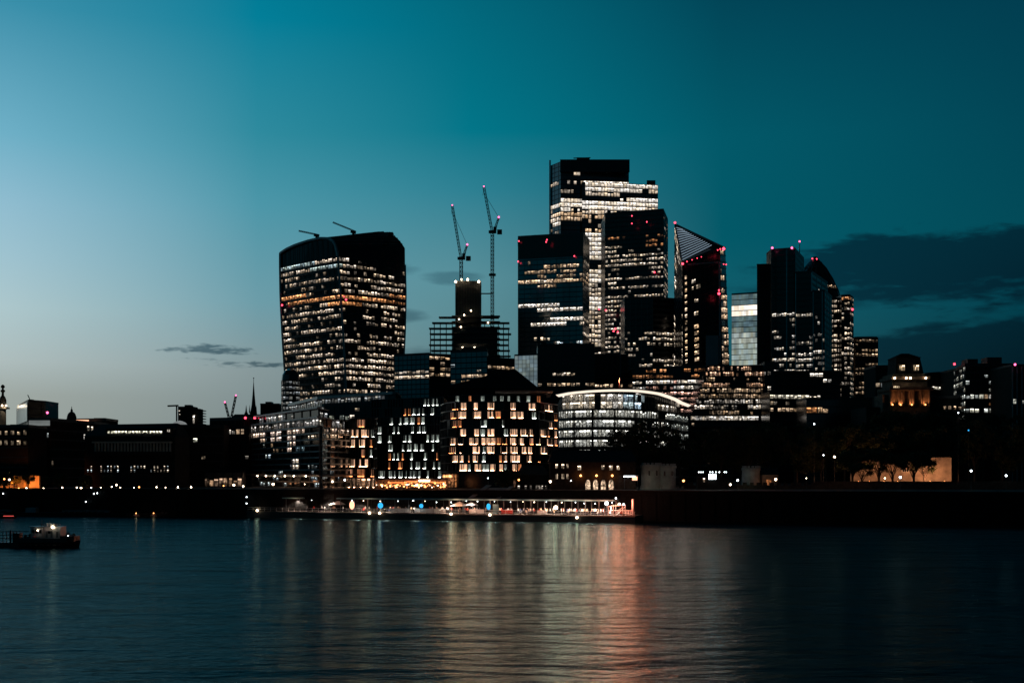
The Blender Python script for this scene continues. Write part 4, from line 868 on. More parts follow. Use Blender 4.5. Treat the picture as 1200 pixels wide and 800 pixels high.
# --- old brick riverside building with pointed lit arches
b = Bld('brick_vestry', 'low dark brick building with four tall lit arches and small lit windows', 'building', (X(695, 392), 392, GZ))
Y = 392; s = MB(); s.box(X(645, Y), X(745, Y), Y, Y+14, GZ, Z(541, Y)); b.add(s, 'wall', 'brick')
s = MB(); zr = Z(541, Y); s.mesh([(X(643, Y), Y-.6, zr), (X(747, Y), Y-.6, zr), (X(747, Y), Y+14.6, zr), (X(643, Y), Y+14.6, zr), (X(648, Y), Y+7, zr+4), (X(742, Y), Y+7, zr+4)], [(3, 2, 1, 0), (0, 1, 5, 4), (1, 2, 5), (2, 3, 4, 5), (3, 0, 4)]); b.add(s, 'roof', 'slate')
for x0, x1 in [(685.7, 692.3), (694.7, 701.2), (703.7, 710.3), (712.7, 719.6)]:
    s = MB(); xa, xb = X(x0, Y), X(x1, Y); zm = Z(567.5, Y); z0 = Z(574.7, Y); zt = Z(561.3, Y); xm = (xa+xb)/2; yy = Y-.06
    q = [(xa, yy, z0), (xb, yy, z0), (xb, yy, zm)]+[(xb+(xm-xb)*(1-math.cos(t*math.pi/2/4)), yy, zm+(zt-zm)*math.sin(t*math.pi/2/4)) for t in range(1, 4)]+[(xm, yy, zt)]+[(xa+(xm-xa)*(1-math.cos(t*math.pi/2/4)), yy, zm+(zt-zm)*math.sin(t*math.pi/2/4)) for t in (3, 2, 1)]+[(xa, yy, zm)]
    s.face(q, (1.25, .85, .55)); o = b.add(s, 'arched_window', 'winn')
    f = MB()
    for p_, q_ in zip(q, q[1:]+q[:1]): f.beam((p_[0], Y-.15, p_[2]), (q_[0], Y-.15, q_[2]), .2)
    f.beam((xm, Y-.15, z0), (xm, Y-.15, zt), .1)
    f.build('frame', 'steeld', o)
for px, py, w_, h_, t_ in [(652.3, 546, 1.3, 2.6, .7), (659.6, 546, 1.5, 2.6, .8), (665, 546, 1, 2.6, .7), (652.3, 558, 1.3, 3, .8), (659.6, 558, 1.5, 3, .7), (665, 558, 1, 3, .8), (679, 548, 2, 2.6, .9), (706.5, 547.5, 1.6, 2.6, .4), (716, 548, 2, 2.8, .9), (724.5, 548, 1.6, 2.6, .8), (628, 571, 4, 2.4, .25), (634, 571, 2, 2.4, .2)]:
    if px < 645: continue
    s = MB(); s.face([V(px-w_, py+h_, Y-.05), V(px+w_, py+h_, Y-.05), V(px+w_, py-h_, Y-.05), V(px-w_, py-h_, Y-.05)], (t_, t_*.74, t_*.5)); o = b.add(s, 'window', 'winn')
    f = MB(); f.beam(V(px, py+h_, Y-.12), V(px, py-h_, Y-.12), .12); f.build('frame', 'steeld', o)
for px in (680.5, 699, 717.5):
    s = MB(); s.ball(V(px, 557, Y-.8), .35); o = b.add(s, 'wall_lantern', 'lampo')
    l = bpy.data.lights.new('wall_lantern_light', 'POINT'); l.energy = 60; l.color = (1, .42, .15); l.shadow_soft_size = .4; lo = bpy.data.objects.new('wall_lantern_light', l); COL.objects.link(lo); lo.location = V(px, 558, Y-1.6)
b.finish()
# low dark quay houses left of it
b = Bld('slate_roofed_hall', 'low dark hall with small dim windows between the apartments and the brick arches', 'building', (X(625, 398), 398, GZ))
Y = 398; s = MB(); s.box(X(606, Y), X(643, Y), Y, Y+10, GZ, Z(556, Y)); b.add(s, 'wall', 'stoned')
s = MB(); zr = Z(556, Y); s.mesh([(X(605, Y), Y-.5, zr), (X(644, Y), Y-.5, zr), (X(644, Y), Y+10.5, zr), (X(605, Y), Y+10.5, zr), (X(612, Y), Y+5, zr+3.2), (X(637, Y), Y+5, zr+3.2)], [(3, 2, 1, 0), (0, 1, 5, 4), (1, 2, 5), (2, 3, 4, 5), (3, 0, 4)]); b.add(s, 'roof', 'lead')
for px, g_ in [(608, .5), (616, .12), (622, .1), (629, .35), (632, .35), (635, .3), (640, .1)]:
    s = MB(); s.face([V(px-1.1, 573, Y-.05), V(px+1.1, 573, Y-.05), V(px+1.1, 568.5, Y-.05), V(px-1.1, 568.5, Y-.05)], (g_, g_*.85, g_*.7)); o = b.add(s, 'window', 'winn')
b.finish()
# ================================================================ LEFT BANK (old quays)
def slit(b, px, py, w, h, Y, g_, tint=NEUT, wm='winn'):
    s = MB(); s.face([V(px-w/2, py+h/2, Y), V(px+w/2, py+h/2, Y), V(px+w/2, py-h/2, Y), V(px-w/2, py-h/2, Y)], (g_*tint[0], g_*tint[1], g_*tint[2])); return s.build('window', wm, b.root if isinstance(b, Bld) else b)
# memorial column with gilded urn
Y = 780; x = X(3.3, Y)
t = thing('memorial_column', 'tall fluted stone column with a lit viewing gallery and urn on top, far left', 'monument', (x, Y, GZ))
s = MB(); n = 24; pts = []
prof = [(2.9, 0), (2.9, 9), (2.5, 10), (2.3, 11), (2.15, 30), (2.0, Z(478, Y)-GZ-1.2), (2.6, Z(478, Y)-GZ-.5)]
for r, z in prof:
    for k in range(n*2): a = math.pi*k/n; rr = r*(1 if k % 2 else .93); pts.append((x+rr*math.cos(a), Y+rr*math.sin(a), GZ+z))
m_ = n*2; s.mesh(pts, [(i*m_+k, i*m_+(k+1) % m_, (i+1)*m_+(k+1) % m_, (i+1)*m_+k) for i in range(len(prof)-1) for k in range(m_)]); s.build('shaft', 'stone', t)
s = MB(); s.box(x-3.2, x+3.2, Y-3.2, Y+3.2, Z(478, Y)-.5, Z(477, Y)); s.build('gallery', 'stone', t)
s = MB()
for k in range(12): s.beam((x-3+k*.545, Y-3, Z(477, Y)), (x-3+k*.545, Y-3, Z(472, Y)), .12)
s.box(x-3.1, x+3.1, Y-3.1, Y-2.95, Z(472.3, Y), Z(472, Y)); s.build('gallery_cage', 'steeld', t)
for px in (2.5, 7):
    s = MB(); s.ball(V(px, 475, Y-3.4), .55); s.build('gallery_lamp', 'lampw', t)
s = MB(); s.lathe((x, Y, Z(477, Y)), [(2.2, 0), (2.2, 4.5), (1.6, 6.5), (.8, 7.6), (.7, 9.5), (1.3, 10.2), (1.5, 10.9), (.6, 11.6), (.6, 12.3), (1.3, 13.), (1.1, 14.), (.3, 14.8)], 16); s.build('urn_finial', 'stoned', t)
l = bpy.data.lights.new('gallery_light', 'POINT'); l.energy = 900; l.color = (1, .85, .65); lo = bpy.data.objects.new('gallery_light', l); COL.objects.link(lo); lo.location = V(6, 475, Y-5)
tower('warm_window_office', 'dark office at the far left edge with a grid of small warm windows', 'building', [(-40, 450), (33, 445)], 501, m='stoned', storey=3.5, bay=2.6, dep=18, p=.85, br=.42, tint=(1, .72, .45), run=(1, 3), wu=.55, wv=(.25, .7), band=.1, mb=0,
      plant=[(-30, -8, 497, 5), (12, 22, 497, 5)], regs=[(-40, 35, 540, 580, .0)])
tower('slanted_office', 'box shaped building with one pale and one black face standing above the old quays', 'building', [(20.5, 760), (33, 700), (53.5, 712)], 470, m='glassk', storey=4, bay=3, ref=1, dep=20, p=0, band=.1, mb=3, mw=.2)
b = bpy.data.objects['slanted_office']; s = MB(); A = Vector((X(20.5, 760), 760, 0)); C = Vector((X(33, 700), 700, 0)); d_ = (C-A); ln = d_.length; d_.normalize(); n_ = Vector((d_.y, -d_.x, 0)); s.obox(A+n_*.35+Vector((0, 0, Z(493, 700))), d_, n_, ln, .3, Z(471, 700)-Z(493, 700)); s.build('pale_cladding', 'silver', b)
s = MB(); s.beam(V(36, 470, 705), V(32.5, 462.5, 705), .4); s.box(X(35, 705), X(39, 705), 703, 706, Z(470, 705), Z(468, 705)); s.build('roof_crane', 'crane', b)
tower('cornice_office', 'office with a pale glowing attic band and few cool windows behind the far left quay', 'building', [(35, 470), (59, 468), (110, 500)], 492.5, m='stoned', storey=3.6, bay=3, dep=18, ref=1, p=.03, br=.5, band=.1, mb=0, wu=.5, wv=(.2, .75),
      faces=[dict(regs=[(35, 60, 503, 513, .5, .2, COOL), (35, 60, 516, 524, .5, .25, COOL)]), dict(regs=[(60, 110, 495, 530, .12, .8, WHITE)])])
b = bpy.data.objects['cornice_office']; s = MB(); s.box(X(35, 468), X(59, 468), 467, 467.6, Z(498.5, 468), Z(492.5, 468)); s.c = [(.14, .155, .15)]*6; s.build('attic_band', 'winb', b)  # the band's paleness is put in as a faint glow of its own
t = thing('aerial_mast', 'thin roof aerial with a red lamp beside the pale attic band', 'mast', (X(55.5, 480), 480, Z(492, 480)))
s = MB(); s.beam(V(55.5, 492, 480), V(55.5, 483, 480), .35); s.build('pole', 'steeld', t); s = MB(); s.ball(V(55.5, 483.3, 479.5), .5); s.build('warning_light', 'pink', t)
# small dome
Y = 560; t = thing('domed_lantern', 'small black dome with a pointed lantern rising over the old roofs', 'dome', (X(84, Y), Y, Z(496, Y)))
s = MB(); s.lathe((X(84, Y), Y, GZ), [(2.3, 0), (2.3, Z(491, Y)-GZ), (2.5, Z(491, Y)-GZ+.2)], 12); s.build('drum', 'stoned', t)
s = MB(); s.lathe((X(84, Y), Y, Z(491, Y)), [(2.2, 0), (2.1, 1.2), (1.7, 2.4), (1.1, 3.2), (.55, 3.5), (.5, 4.4), (.2, 4.8), (.1, 6)], 14); s.build('cupola', 'lead', t)
tower('roof_garden_office', 'low office with a warmly lit roof terrace right of the small dome', 'building', [(89, 520), (124, 515)], 493, m='stoned', storey=3.6, bay=3, dep=16, p=.06, br=.3, band=.1, mb=0, wu=.4, regs=[(89, 105, 489, 497, 1, .8, WARM)], plant=[(110, 123, 489.5, 4), (97, 108, 491, 3)])
s = MB(); b = bpy.data.objects['roof_garden_office']; s.box(X(90, 514), X(104, 514), 513.4, 514, Z(493.6, 514), Z(491.8, 514)); s.build('terrace_light', 'peach', b)
# old customs building
def customs():
    Y = 440
    b = Bld('customs_house', 'long low classical building with a dim colonnade and a bright band of attic windows', 'building', (X(150, Y), Y, GZ))
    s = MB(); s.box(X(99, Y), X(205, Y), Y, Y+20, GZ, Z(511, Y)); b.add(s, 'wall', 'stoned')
    s = MB(); z = Z(511, Y); s.mesh([(X(98, Y), Y-.5, z), (X(206, Y), Y-.5, z), (X(206, Y), Y+20, z), (X(98, Y), Y+20, z), (X(108, Y), Y+9, Z(496, Y)), (X(200, Y), Y+9, Z(494.5, Y)), (X(200, Y), Y+16, Z(496, Y)), (X(108, Y), Y+16, Z(496, Y))],
                                    [(3, 2, 1, 0), (0, 1, 5, 4), (1, 2, 6, 5), (2, 3, 7, 6), (3, 0, 4, 7), (4, 5, 6, 7)]); b.add(s, 'roof', 'slate')
    yy = Y+1.6
    s = MB(); s.box(X(124, yy), X(192, yy), yy, yy+4, Z(511.2, yy), Z(502, yy)); b.add(s, 'attic', 'stoned')
    for i in range(16): slit(b, 127.5+i*4.05, 506.6, 3.0, 3.6, yy-.05, R.uniform(.5, 1.), (.95, .9, .68))
    slit(b, 197.5, 504.5, 3, 3, yy-.5, .8, WHITE); s = MB(); s.box(X(193, yy), X(203, yy), yy-.4, yy+4, Z(511.2, yy), Z(501, yy)); b.add(s, 'attic', 'stoned')
    for i in range(24):
        s = MB(); x_ = X(112+i*3.8, Y-1.6); s.lathe((x_, Y-1.6, Z(529, Y)), [(.42, 0), (.36, Z(519, Y)-Z(529, Y))], 8); b.add(s, 'column', 'pstone')
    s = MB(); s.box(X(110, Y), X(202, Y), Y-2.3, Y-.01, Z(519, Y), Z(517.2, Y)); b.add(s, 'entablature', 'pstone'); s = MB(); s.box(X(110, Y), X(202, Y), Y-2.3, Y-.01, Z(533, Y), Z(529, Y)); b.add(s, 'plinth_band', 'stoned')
    for i in range(26):
        px = 103+i*3.9; 
        for py in (547, 551.5):
            gg = R.choice([0, 0, .15, .35, .6])
            if gg: slit(b, px, py, 1.4, 3, Y-.08, gg, COOL if R.random() < .5 else NEUT)
    b.finish()
customs()
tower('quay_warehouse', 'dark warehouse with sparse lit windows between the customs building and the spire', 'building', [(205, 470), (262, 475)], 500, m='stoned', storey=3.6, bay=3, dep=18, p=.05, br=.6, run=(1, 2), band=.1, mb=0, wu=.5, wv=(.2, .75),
      regs=[(224, 240, 510, 516, .8, .7, (1, .95, .7)), (228, 236, 522, 528, .5, .6), (205, 262, 536, 544, .25, .4), (205, 262, 548, 560, .15, .4)])
b = bpy.data.objects['quay_warehouse']; s = MB(); s.lathe((X(210.5, 478), 478, Z(500, 478)), [(3.2, 0), (3.1, .8), (2.4, 1.7), (1., 2.3), (.1, 2.5)], 16); s.c = [(.16, .17, .17)]*len(s.f); s.build('glass_dome', 'winb', b)
Y = 1000; b = Bld('distant_block', 'distant stacked dark block with open balconies at its right side, above the old quays', 'building', (X(220, Y), Y, GZ))
s = MB(); s.box(X(208.5, Y), X(226, Y), Y, Y+16, GZ, Z(476, Y)); b.add(s, 'wall', 'stoned'); s = MB(); s.box(X(215.5, Y), X(223, Y), Y+2, Y+9, Z(477, Y), Z(474, Y)); b.add(s, 'plant_room', 'steeld')
s = MB(); s.box(X(226, Y), X(233, Y), Y+2, Y+14, GZ, Z(478.5, Y)); b.add(s, 'wall', 'stoned')
for i in range(7): s = MB(); s.box(X(232, Y), X(237.5, Y), Y, Y+12, Z(481+i*3.2, Y), Z(480.2+i*3.2, Y)); b.add(s, 'balcony', 'conc')
slit(b, 227, 491, 2, 10, Y-.3, .7, WHITE); slit(b, 210, 481.5, 1.6, 1.4, Y-.3, .5, WHITE); slit(b, 210.5, 485.5, 1., 1.2, Y-.3, .4, WHITE); b.finish()
t = thing('tower_crane', 'far horizontal crane arm at the left of the distant stacked block', 'tower crane', (X(207, 1020), 1020, Z(500, 1020)))
s = MB(); s.beam(V(207, 500, 1020), V(207, 474.5, 1020), 1.); s.build('mast', 'crane', t); s = MB(); s.beam(V(196.5, 475.5, 1020), V(209, 475, 1020), 1.3); s.build('jib', 'crane', t)
def smallcrane(label, Y, b0, tip, ctr):
    t = thing('tower_crane', label, 'tower crane', (X(b0[0], Y), Y, Z(b0[1], Y)))
    s = MB(); s.lattice(V(b0[0], b0[1], Y), V(b0[0], b0[1]-10, Y), 1.2, .4, 2); s.build('mast', 'crane', t)
    s = MB(); s.lattice(V(b0[0], b0[1]-8, Y), V(*tip, Y), 1.1, .38, 2.5); s.build('jib', 'crane', t); s = MB(); s.ball(V(tip[0], tip[1], Y-1), .62); s.build('warning_light', 'pink', t)
smallcrane('small far crane leaning left, left one of the two beside the spire', 900, (269, 500), (263.5, 471), None)
smallcrane('small far crane leaning right, next to the spire', 900, (270.5, 500), (276.5, 463), None)
# church with spire
Y = 520; t = thing('church', 'black church spire with a weathervane rising beside the stepped riverside block', 'church', (X(297, Y), Y, GZ))
s = MB(); s.box(X(293.5, Y), X(300.5, Y), Y-1.3, Y+1.3, GZ, Z(483, Y)); s.build('tower', 'stoned', t)
s = MB(); s.box(X(272, Y), X(300, Y), Y+1.31, Y+10, GZ, Z(489, Y)); s.mesh([(X(270, Y), Y+1, Z(489, Y)), (X(302, Y), Y+1, Z(489, Y)), (X(302, Y), Y+10, Z(489, Y)), (X(270, Y), Y+10, Z(489, Y)), (X(272, Y), Y+5, Z(484.5, Y)), (X(302, Y), Y+5, Z(484.5, Y))], [(3, 2, 1, 0), (0, 1, 5, 4), (1, 2, 5), (2, 3, 4, 5), (3, 0, 4)]); s.build('nave', 'slate', t)
s = MB(); s.lathe((X(297.2, Y), Y, Z(483, Y)), [(1.45, 0), (.9, 3.), (.45, 8), (.12, 13.)], 8, math.pi/8); s.build('spire', 'lead', t)
for px in (293.2, 301): s = MB(); s.lathe((X(px, Y), Y-1.2, Z(484, Y)), [(.3, 0), (.25, 1), (.02, 3.6)], 6); s.build('pinnacle', 'stoned', t)
s = MB(); s.beam(V(297.2, 449, Y), V(297.2, 443.5, Y), .16); s.box(X(296.6, Y), X(297.9, Y), Y-.05, Y+.05, Z(440.2, Y)-1.2, Z(439, Y)-1.2); s.build('weathervane', 'steeld', t)
t = thing('church_spirelet', 'tiny black needle spire to the left of the large one', 'spire', (X(288.5, 530), 530, Z(487, 530))); s = MB(); s.lathe((X(288.5, 530), 530, GZ), [(.9, 0), (.9, Z(485, 530)-GZ), (.4, Z(482, 530)-GZ), (.05, Z(474.5, 530)-GZ)], 6); s.build('spire', 'lead', t)
tower('quay_office', 'low office with red roof lamps just left of the stepped riverside block', 'building', [(246, 490), (292, 480)], 491, m='stoned', storey=3.5, bay=2.3, dep=8, p=.03, br=.6, run=(1, 3), band=.16, mb=2, wu=.8, ref=1,
      regs=[(250, 275, 498, 507, .85, .65, WHITE), (276, 292, 504, 512, .4, .6, WARM), (275, 290, 520, 560, .12, .4, WHITE)])
b = bpy.data.objects['quay_office']
for px in (287.5, 298.5):
    s = MB(); s.ball(V(px, 489.5, 478), .5); s.build('roof_lamp', 'red', b)
tower('distant_block', 'small black distant roof block between the spire and the arched tower', 'building', [(305, 900), (327, 900)], 474, m='stoned', p=0, band=0, mb=0, plant=[(311, 318, 470.5, 3)], dep=20)
tower('riverside_shopfront', 'low lit shopfronts at quay level left of the stepped riverside block', 'building', [(240, 470), (284, 462)], 553, m='tarp', storey=8, bay=2.2, dep=6, p=.75, br=.5, tint=(1, .62, .38), run=(1, 3), band=.06, mb=2, wv=(.05, .6), ref=1)

# ================================================================ RIGHT BANK
# lit classical tower
def classical():
    Y = 520; xc = X(1066, Y)
    b = Bld('classical_tower_building', 'stone classical building with a floodlit colonnaded tower and stepped pyramid roof', 'building', (xc, Y, GZ))
    def bx(nm, x0, x1, y0, y1, a, d_, m): s = MB(); s.box(X(x0, Y), X(x1, Y), Y+y0, Y+y1, Z(a, Y), Z(d_, Y)); return b.add(s, nm, m)
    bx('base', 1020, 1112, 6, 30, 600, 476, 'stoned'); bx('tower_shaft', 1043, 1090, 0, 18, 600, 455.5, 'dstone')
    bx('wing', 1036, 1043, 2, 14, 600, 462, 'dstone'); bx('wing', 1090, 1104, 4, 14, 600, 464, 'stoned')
    for px in [1044.5, 1053.5, 1057, 1066, 1070, 1079, 1082, 1089]:
        s = MB(); s.lathe((X(px, Y-1.2), Y-1.2, Z(476, Y)), [(.62, 0), (.5, Z(457.5, Y)-Z(476, Y))], 12); b.add(s, 'column', 'dstone')
    bx('entablature', 1041, 1092, -2.4, 16, 457.5, 453.8, 'dstone'); bx('attic_storey', 1046, 1087, .2, 15, 453.8, 445, 'dstone'); bx('cornice', 1043.5, 1088.5, -1.6, 16, 445, 441, 'dstone')
    bx('cornice', 1046.5, 1086, -.7, 15, 441, 437.8, 'dstone')
    s = MB(); p0_ = [(X(1050.5, Y), Y+1, Z(437.8, Y)), (X(1083.5, Y), Y+1, Z(437.8, Y)), (X(1083.5, Y), Y+13, Z(437.8, Y)), (X(1050.5, Y), Y+13, Z(437.8, Y))]
    p1_ = [(X(1051.5, Y), Y+1.4, Z(419, Y)), (X(1079.5, Y), Y+1.4, Z(419, Y)), (X(1079.5, Y), Y+12.6, Z(419, Y)), (X(1051.5, Y), Y+12.6, Z(419, Y))]; s.hexa(p0_+p1_); b.add(s, 'upper_tower', 'stoned')
    s = MB()
    for k in range(5):
        f = k/5; x0 = 1051+f*12; x1 = 1080-f*11.5; s.box(X(x0, Y), X(x1, Y), Y+1.2+f*5, Y+12.8-f*5, Z(419.01-k*1.25, Y), Z(417.75-k*1.25, Y))
    b.add(s, 'stepped_roof', 'slate')
    for px in (1057.2, 1073.6):
        o = slit(b, px, 430.7, 6.6, 6.4, Y+.86, 1.1, (1, .72, .42)); f = MB()
        for k in range(5): f.beam(V(px-3.3+k*1.65, 434, Y+.7), V(px-3.3+k*1.65, 427.4, Y+.7), .2)
        f.build('frame', 'steeld', o)
        bx('window_surround', px-4.6, px+4.6, .9, 1.2, 436, 426, 'dstone')
    slit(b, 1050.5, 453.3, 7, 2.4, Y-2.5, 1., (1, .75, .45))
    for px in (1048.5, 1062, 1067, 1085):
        s = MB(); s.ball(V(px, 442.8, Y-2.4), .42); b.add(s, 'flood_lamp', 'lampw'); up(px, 443.8, Y-2.6, 300, (1, .42, .16), (0, .55, 1))
    for px in (1055.5, 1068.5, 1084.5, 1046): 
        s = MB(); s.ball(V(px, 474, Y-3), .3); b.add(s, 'flood_lamp', 'lampo'); up(px, 474.8, Y-2.6, 1100, (1, .36, .13), (0, .25, 1))
    b.finish()
def up(px, py, Y, e, col, d_, cone=120):
    l = bpy.data.lights.new('aimed_spot', 'SPOT'); l.energy = e; l.color = col; l.spot_size = math.radians(cone); l.spot_blend = .5; l.shadow_soft_size = .2; lo = bpy.data.objects.new('aimed_spot', l); COL.objects.link(lo); lo.location = V(px, py, Y)
    lo.rotation_euler = (-Vector(d_)).to_track_quat('Z', 'Y').to_euler(); return lo
def lt(px, py, Y, e, col, soft=.3, name='flood_light'):
    l = bpy.data.lights.new(name, 'POINT'); l.energy = e; l.color = col; l.shadow_soft_size = soft; lo = bpy.data.objects.new(name, l); COL.objects.link(lo); lo.location = V(px, py, Y); return lo
classical()
# barrel roofed hall
Y = 640; b = Bld('barrel_roof_office', 'black building with a rounded barrel roof right of the floodlit classical tower', 'building', (X(1100, Y), Y, GZ))
s = MB(); prof = [(X(1086, Y), GZ), (X(1122, Y), GZ), (X(1121, Y), Z(462, Y)), (X(1118, Y), Z(451, Y)), (X(1113, Y), Z(442, Y)), (X(1107, Y), Z(436.5, Y)), (X(1100, Y), Z(435.5, Y)), (X(1086, Y), Z(436.5, Y))]
n = len(prof); s.mesh([(a, Y, z) for a, z in prof]+[(a, Y+40, z) for a, z in prof], [tuple(range(n)), tuple(range(n, 2*n))[::-1]]+[(i, n+i, n+(i+1) % n, (i+1) % n) for i in range(n)]); b.add(s, 'wall', 'slate')
for i in range(9): slit(b, 1094+i*1.9, 454.2+i*.18, 1.6, 3., Y-.2, .9, (1, .9, .72))
b.finish()
tower('dark_office', 'dark infill building between the brownish tower and the floodlit classical tower', 'building', [(1026, 600), (1050, 600)], 430, m='stoned', p=.15, br=.35, storey=3.6, bay=2.6, run=(1, 2), dep=20, band=.1, mb=0, regs=[(1026, 1050, 425, 440, 0), (1030, 1040, 444, 462, .4, .4, COOL)])
tower('flat_roof_office', 'grey flat roofed office at the right with cool lit rows and pale left face', 'building', [(1118, 620), (1131, 590), (1186, 590)], 428, m='brick', ref=1, storey=3.5, bay=2.4, dep=25, p=.55, br=.7, tint=(.95, .97, .85), run=(2, 6), band=.3, mb=2, mw=.3,
      plant=[(1134, 1146, 420.5, 5), (1157, 1174, 418.5, 6)], faces=[dict(p=.7, br=.45), dict(regs=[(1131, 1190, 425, 440, 0), (1141, 1185, 441, 447, .8, .8), (1141, 1185, 449, 453, .6, .7), (1131, 1160, 455, 462, .1), (1160, 1173, 458, 466, 1, 1., WHITE), (1154, 1160, 456, 470, .5, .5, WARM), (1131, 1190, 466, 475, .4, .3, ORNG), (1100, 1190, 484, 580, 0)])])
b = bpy.data.objects['flat_roof_office']; s = MB(); s.ball(V(1118.5, 426.5, 612), .6); s.build('warning_light', 'red', b)
tower('flat_roof_office', 'last office cut by the right picture edge, with pale pilasters and a red lamp', 'building', [(1186, 560), (1260, 560)], 429, m='brick', storey=3.6, bay=2.2, dep=25, p=.3, br=.6, tint=(.95, .95, .8), run=(1, 4), band=.1, mb=1, mw=.5, mm='fin', plant=[(1190, 1215, 426.5, 5)],
      regs=[(1184, 1260, 484, 580, 0), (1184, 1260, 425, 446, .02), (1184, 1260, 446, 452, .6, .7), (1190, 1194, 458, 466, 1, 1), (1195, 1260, 460, 470, .6, .7)])
b = bpy.data.objects['flat_roof_office.001']; s = MB(); s.ball(V(1189.5, 427, 556), .55); s.build('warning_light', 'pink', b)
tower('low_rise_offices', 'long dark low rise behind the black trees at the right with specks of window light', 'building', [(1092, 600), (1260, 600)], 466, m='stoned', storey=3.4, bay=2.6, dep=12, p=.22, br=.45, tint=WARM, run=(1, 3), band=.1, mb=0, wu=.6, regs=[(1000, 1300, 488, 580, 0)])

# old fortress: walls, drum towers, lit curtain wall
def merlon_wall(b, px0, px1, Y0, Y1, py, m, name='wall', thick=3, merl=True):
    A = Vector((X(px0, Y0), Y0, GZ)); C = Vector((X(px1, Y1), Y1, GZ)); d_ = (C-A); ln = d_.length; d_.normalize(); n_ = Vector((-d_.y, d_.x, 0)); h = Z(py, (Y0+Y1)/2)-GZ
    s = MB(); s.obox(A, d_, n_, ln, thick, h-.9)
    k = 0 if merl else 10**6
    while k*2.2 < ln-1.2: s.obox(A+d_*(k*2.2)+Vector((0, 0, h-.905)), d_, n_, 1.3, .7, .9); k += 1
    return b.add(s, name, m)
b = Bld('curtain_wall', 'stretch of old stone wall lit orange behind the trees at the right', 'wall', (X(1057, 420), 420, GZ))
merlon_wall(b, 997, 1115, 424, 418, 533, 'stone', merl=False)
o = slit(b, 1061, 548.5, 8, 9, 419.8, .03, (1, .9, .7)); f = MB()
for k in range(4): f.beam(V(1057+k*2.67, 553, 419.6), V(1057+k*2.67, 544, 419.6), .25)
for k in range(3): f.beam(V(1057, 553-k*4.5, 419.6), V(1065, 553-k*4.5, 419.6), .22)
f.build('frame', 'pstone', o)
WI = [1006, 1019, 1036, 1052, 1072, 1090, 1107]
for px in WI:
    s = MB(); s.box(X(px, 411)-.12, X(px, 411)+.12, 411, 411.2, Z(564, 411), Z(563.4, 411)); b.add(s, 'flood_lamp', 'lampo'); up(px, 560.5, 410, [900, 900, 1000, 1100, 1500, 2000, 2300][WI.index(px)]*1.3, (1, .40, .18), (0, 1, .25), 150)
b.finish()
b = Bld('curtain_wall', 'long low dark outer fortress wall running along the right bank', 'wall', (X(970, 385), 385, GZ))
merlon_wall(b, 955, 1320, 392, 372, 560.5, 'brick', merl=False); merlon_wall(b, 800, 955, 400, 392, 565, 'brick')
b.finish()
for px in (965, 985, 1005): lt(px, 566.5, 385, 30, (1, .5, .3))
b = Bld('fortress_tower', 'pale green lit pair of round stone towers right of the arched brick building', 'tower', (X(770, 392), 392, GZ))
for nm, px, r, py in [('drum', 763, 3.4, 544), ('drum', 781, 3.1, 545)]:
    s = MB(); h = Z(py, 392)-GZ; s.lathe((X(px, 395), 395, GZ), [(r+.3, 0), (r, 1.2), (r, h-.9), (r+.25, h-.8), (r+.25, h-.1), (r-.4, h)], 24); o = b.add(s, nm, 'pstone')
    for k in range(7):
        a = math.pi*(1.05+.9*k/6); q = MB(); q.obox((X(px, 395)+(r-.5)*math.cos(a)-.3, 395+(r-.5)*math.sin(a), GZ+h-.2), (1, 0, 0), (0, 1, 0), .8, .7, .8); q.build('merlon', 'pstone', o)
    for dx in (-1, 1.5):
        q = MB(); q.box(X(px, 395)+dx-.2, X(px, 395)+dx+.2, 395-r-.05, 395-r+.3, GZ+h*.55, GZ+h*.75); q.build('arrow_slit', 'glassk', o)
s = MB(); s.box(X(767, 396), X(778, 396), 396, 400, GZ, Z(547, 396)); b.add(s, 'gatehouse', 'pstone'); b.finish()
lt(759, 571, 385, 55, (.55, .85, .62)); lt(772, 571, 384, 50, (.6, .8, .6)); lt(876, 569, 393, 40, (.55, .8, .6)); lt(901, 567, 396, 60, (1, .4, .15))
b = Bld('fortress_tower', 'small dim green lit round tower half hidden by the trees at the right', 'tower', (X(880, 402), 402, GZ))
s = MB(); s.lathe((X(880, 402), 402, GZ), [(3.2, 0), (3, 6), (3.2, 6.3), (3.2, 7)], 20); b.add(s, 'drum', 'pstone')
for k in range(7):
    a = math.pi*(1.05+.9*k/6); q = MB(); q.obox((X(880, 402)+2.7*math.cos(a)-.3, 402+2.7*math.sin(a), GZ+6.9), (1, 0, 0), (0, 1, 0), .8, .5, .8); b.add(q, 'merlon', 'pstone')
b.finish()
b = Bld('lit_doorway_house', 'small stone house with one orange lit doorway at the foot of the dark trees', 'house', (X(901, 400), 400, GZ))
s = MB(); s.box(X(893, 400), X(912, 400), 400, 406, GZ, Z(556, 400)); b.add(s, 'wall', 'stone'); s = MB(); z = Z(556, 400); xa, xb = X(892, 400), X(913, 400); s.mesh([(xa, 399.6, z), (xb, 399.6, z), (xb, 406.4, z), (xa, 406.4, z), (xa, 403, z+2.4), (xb, 403, z+2.4)], [(3, 2, 1, 0), (0, 1, 5, 4), (1, 2, 5), (2, 3, 4, 5), (3, 0, 4)]); b.add(s, 'roof', 'slate')
slit(b, 901, 567, 6, 11, 399.9, .3, (1, .35, .12)); b.finish()
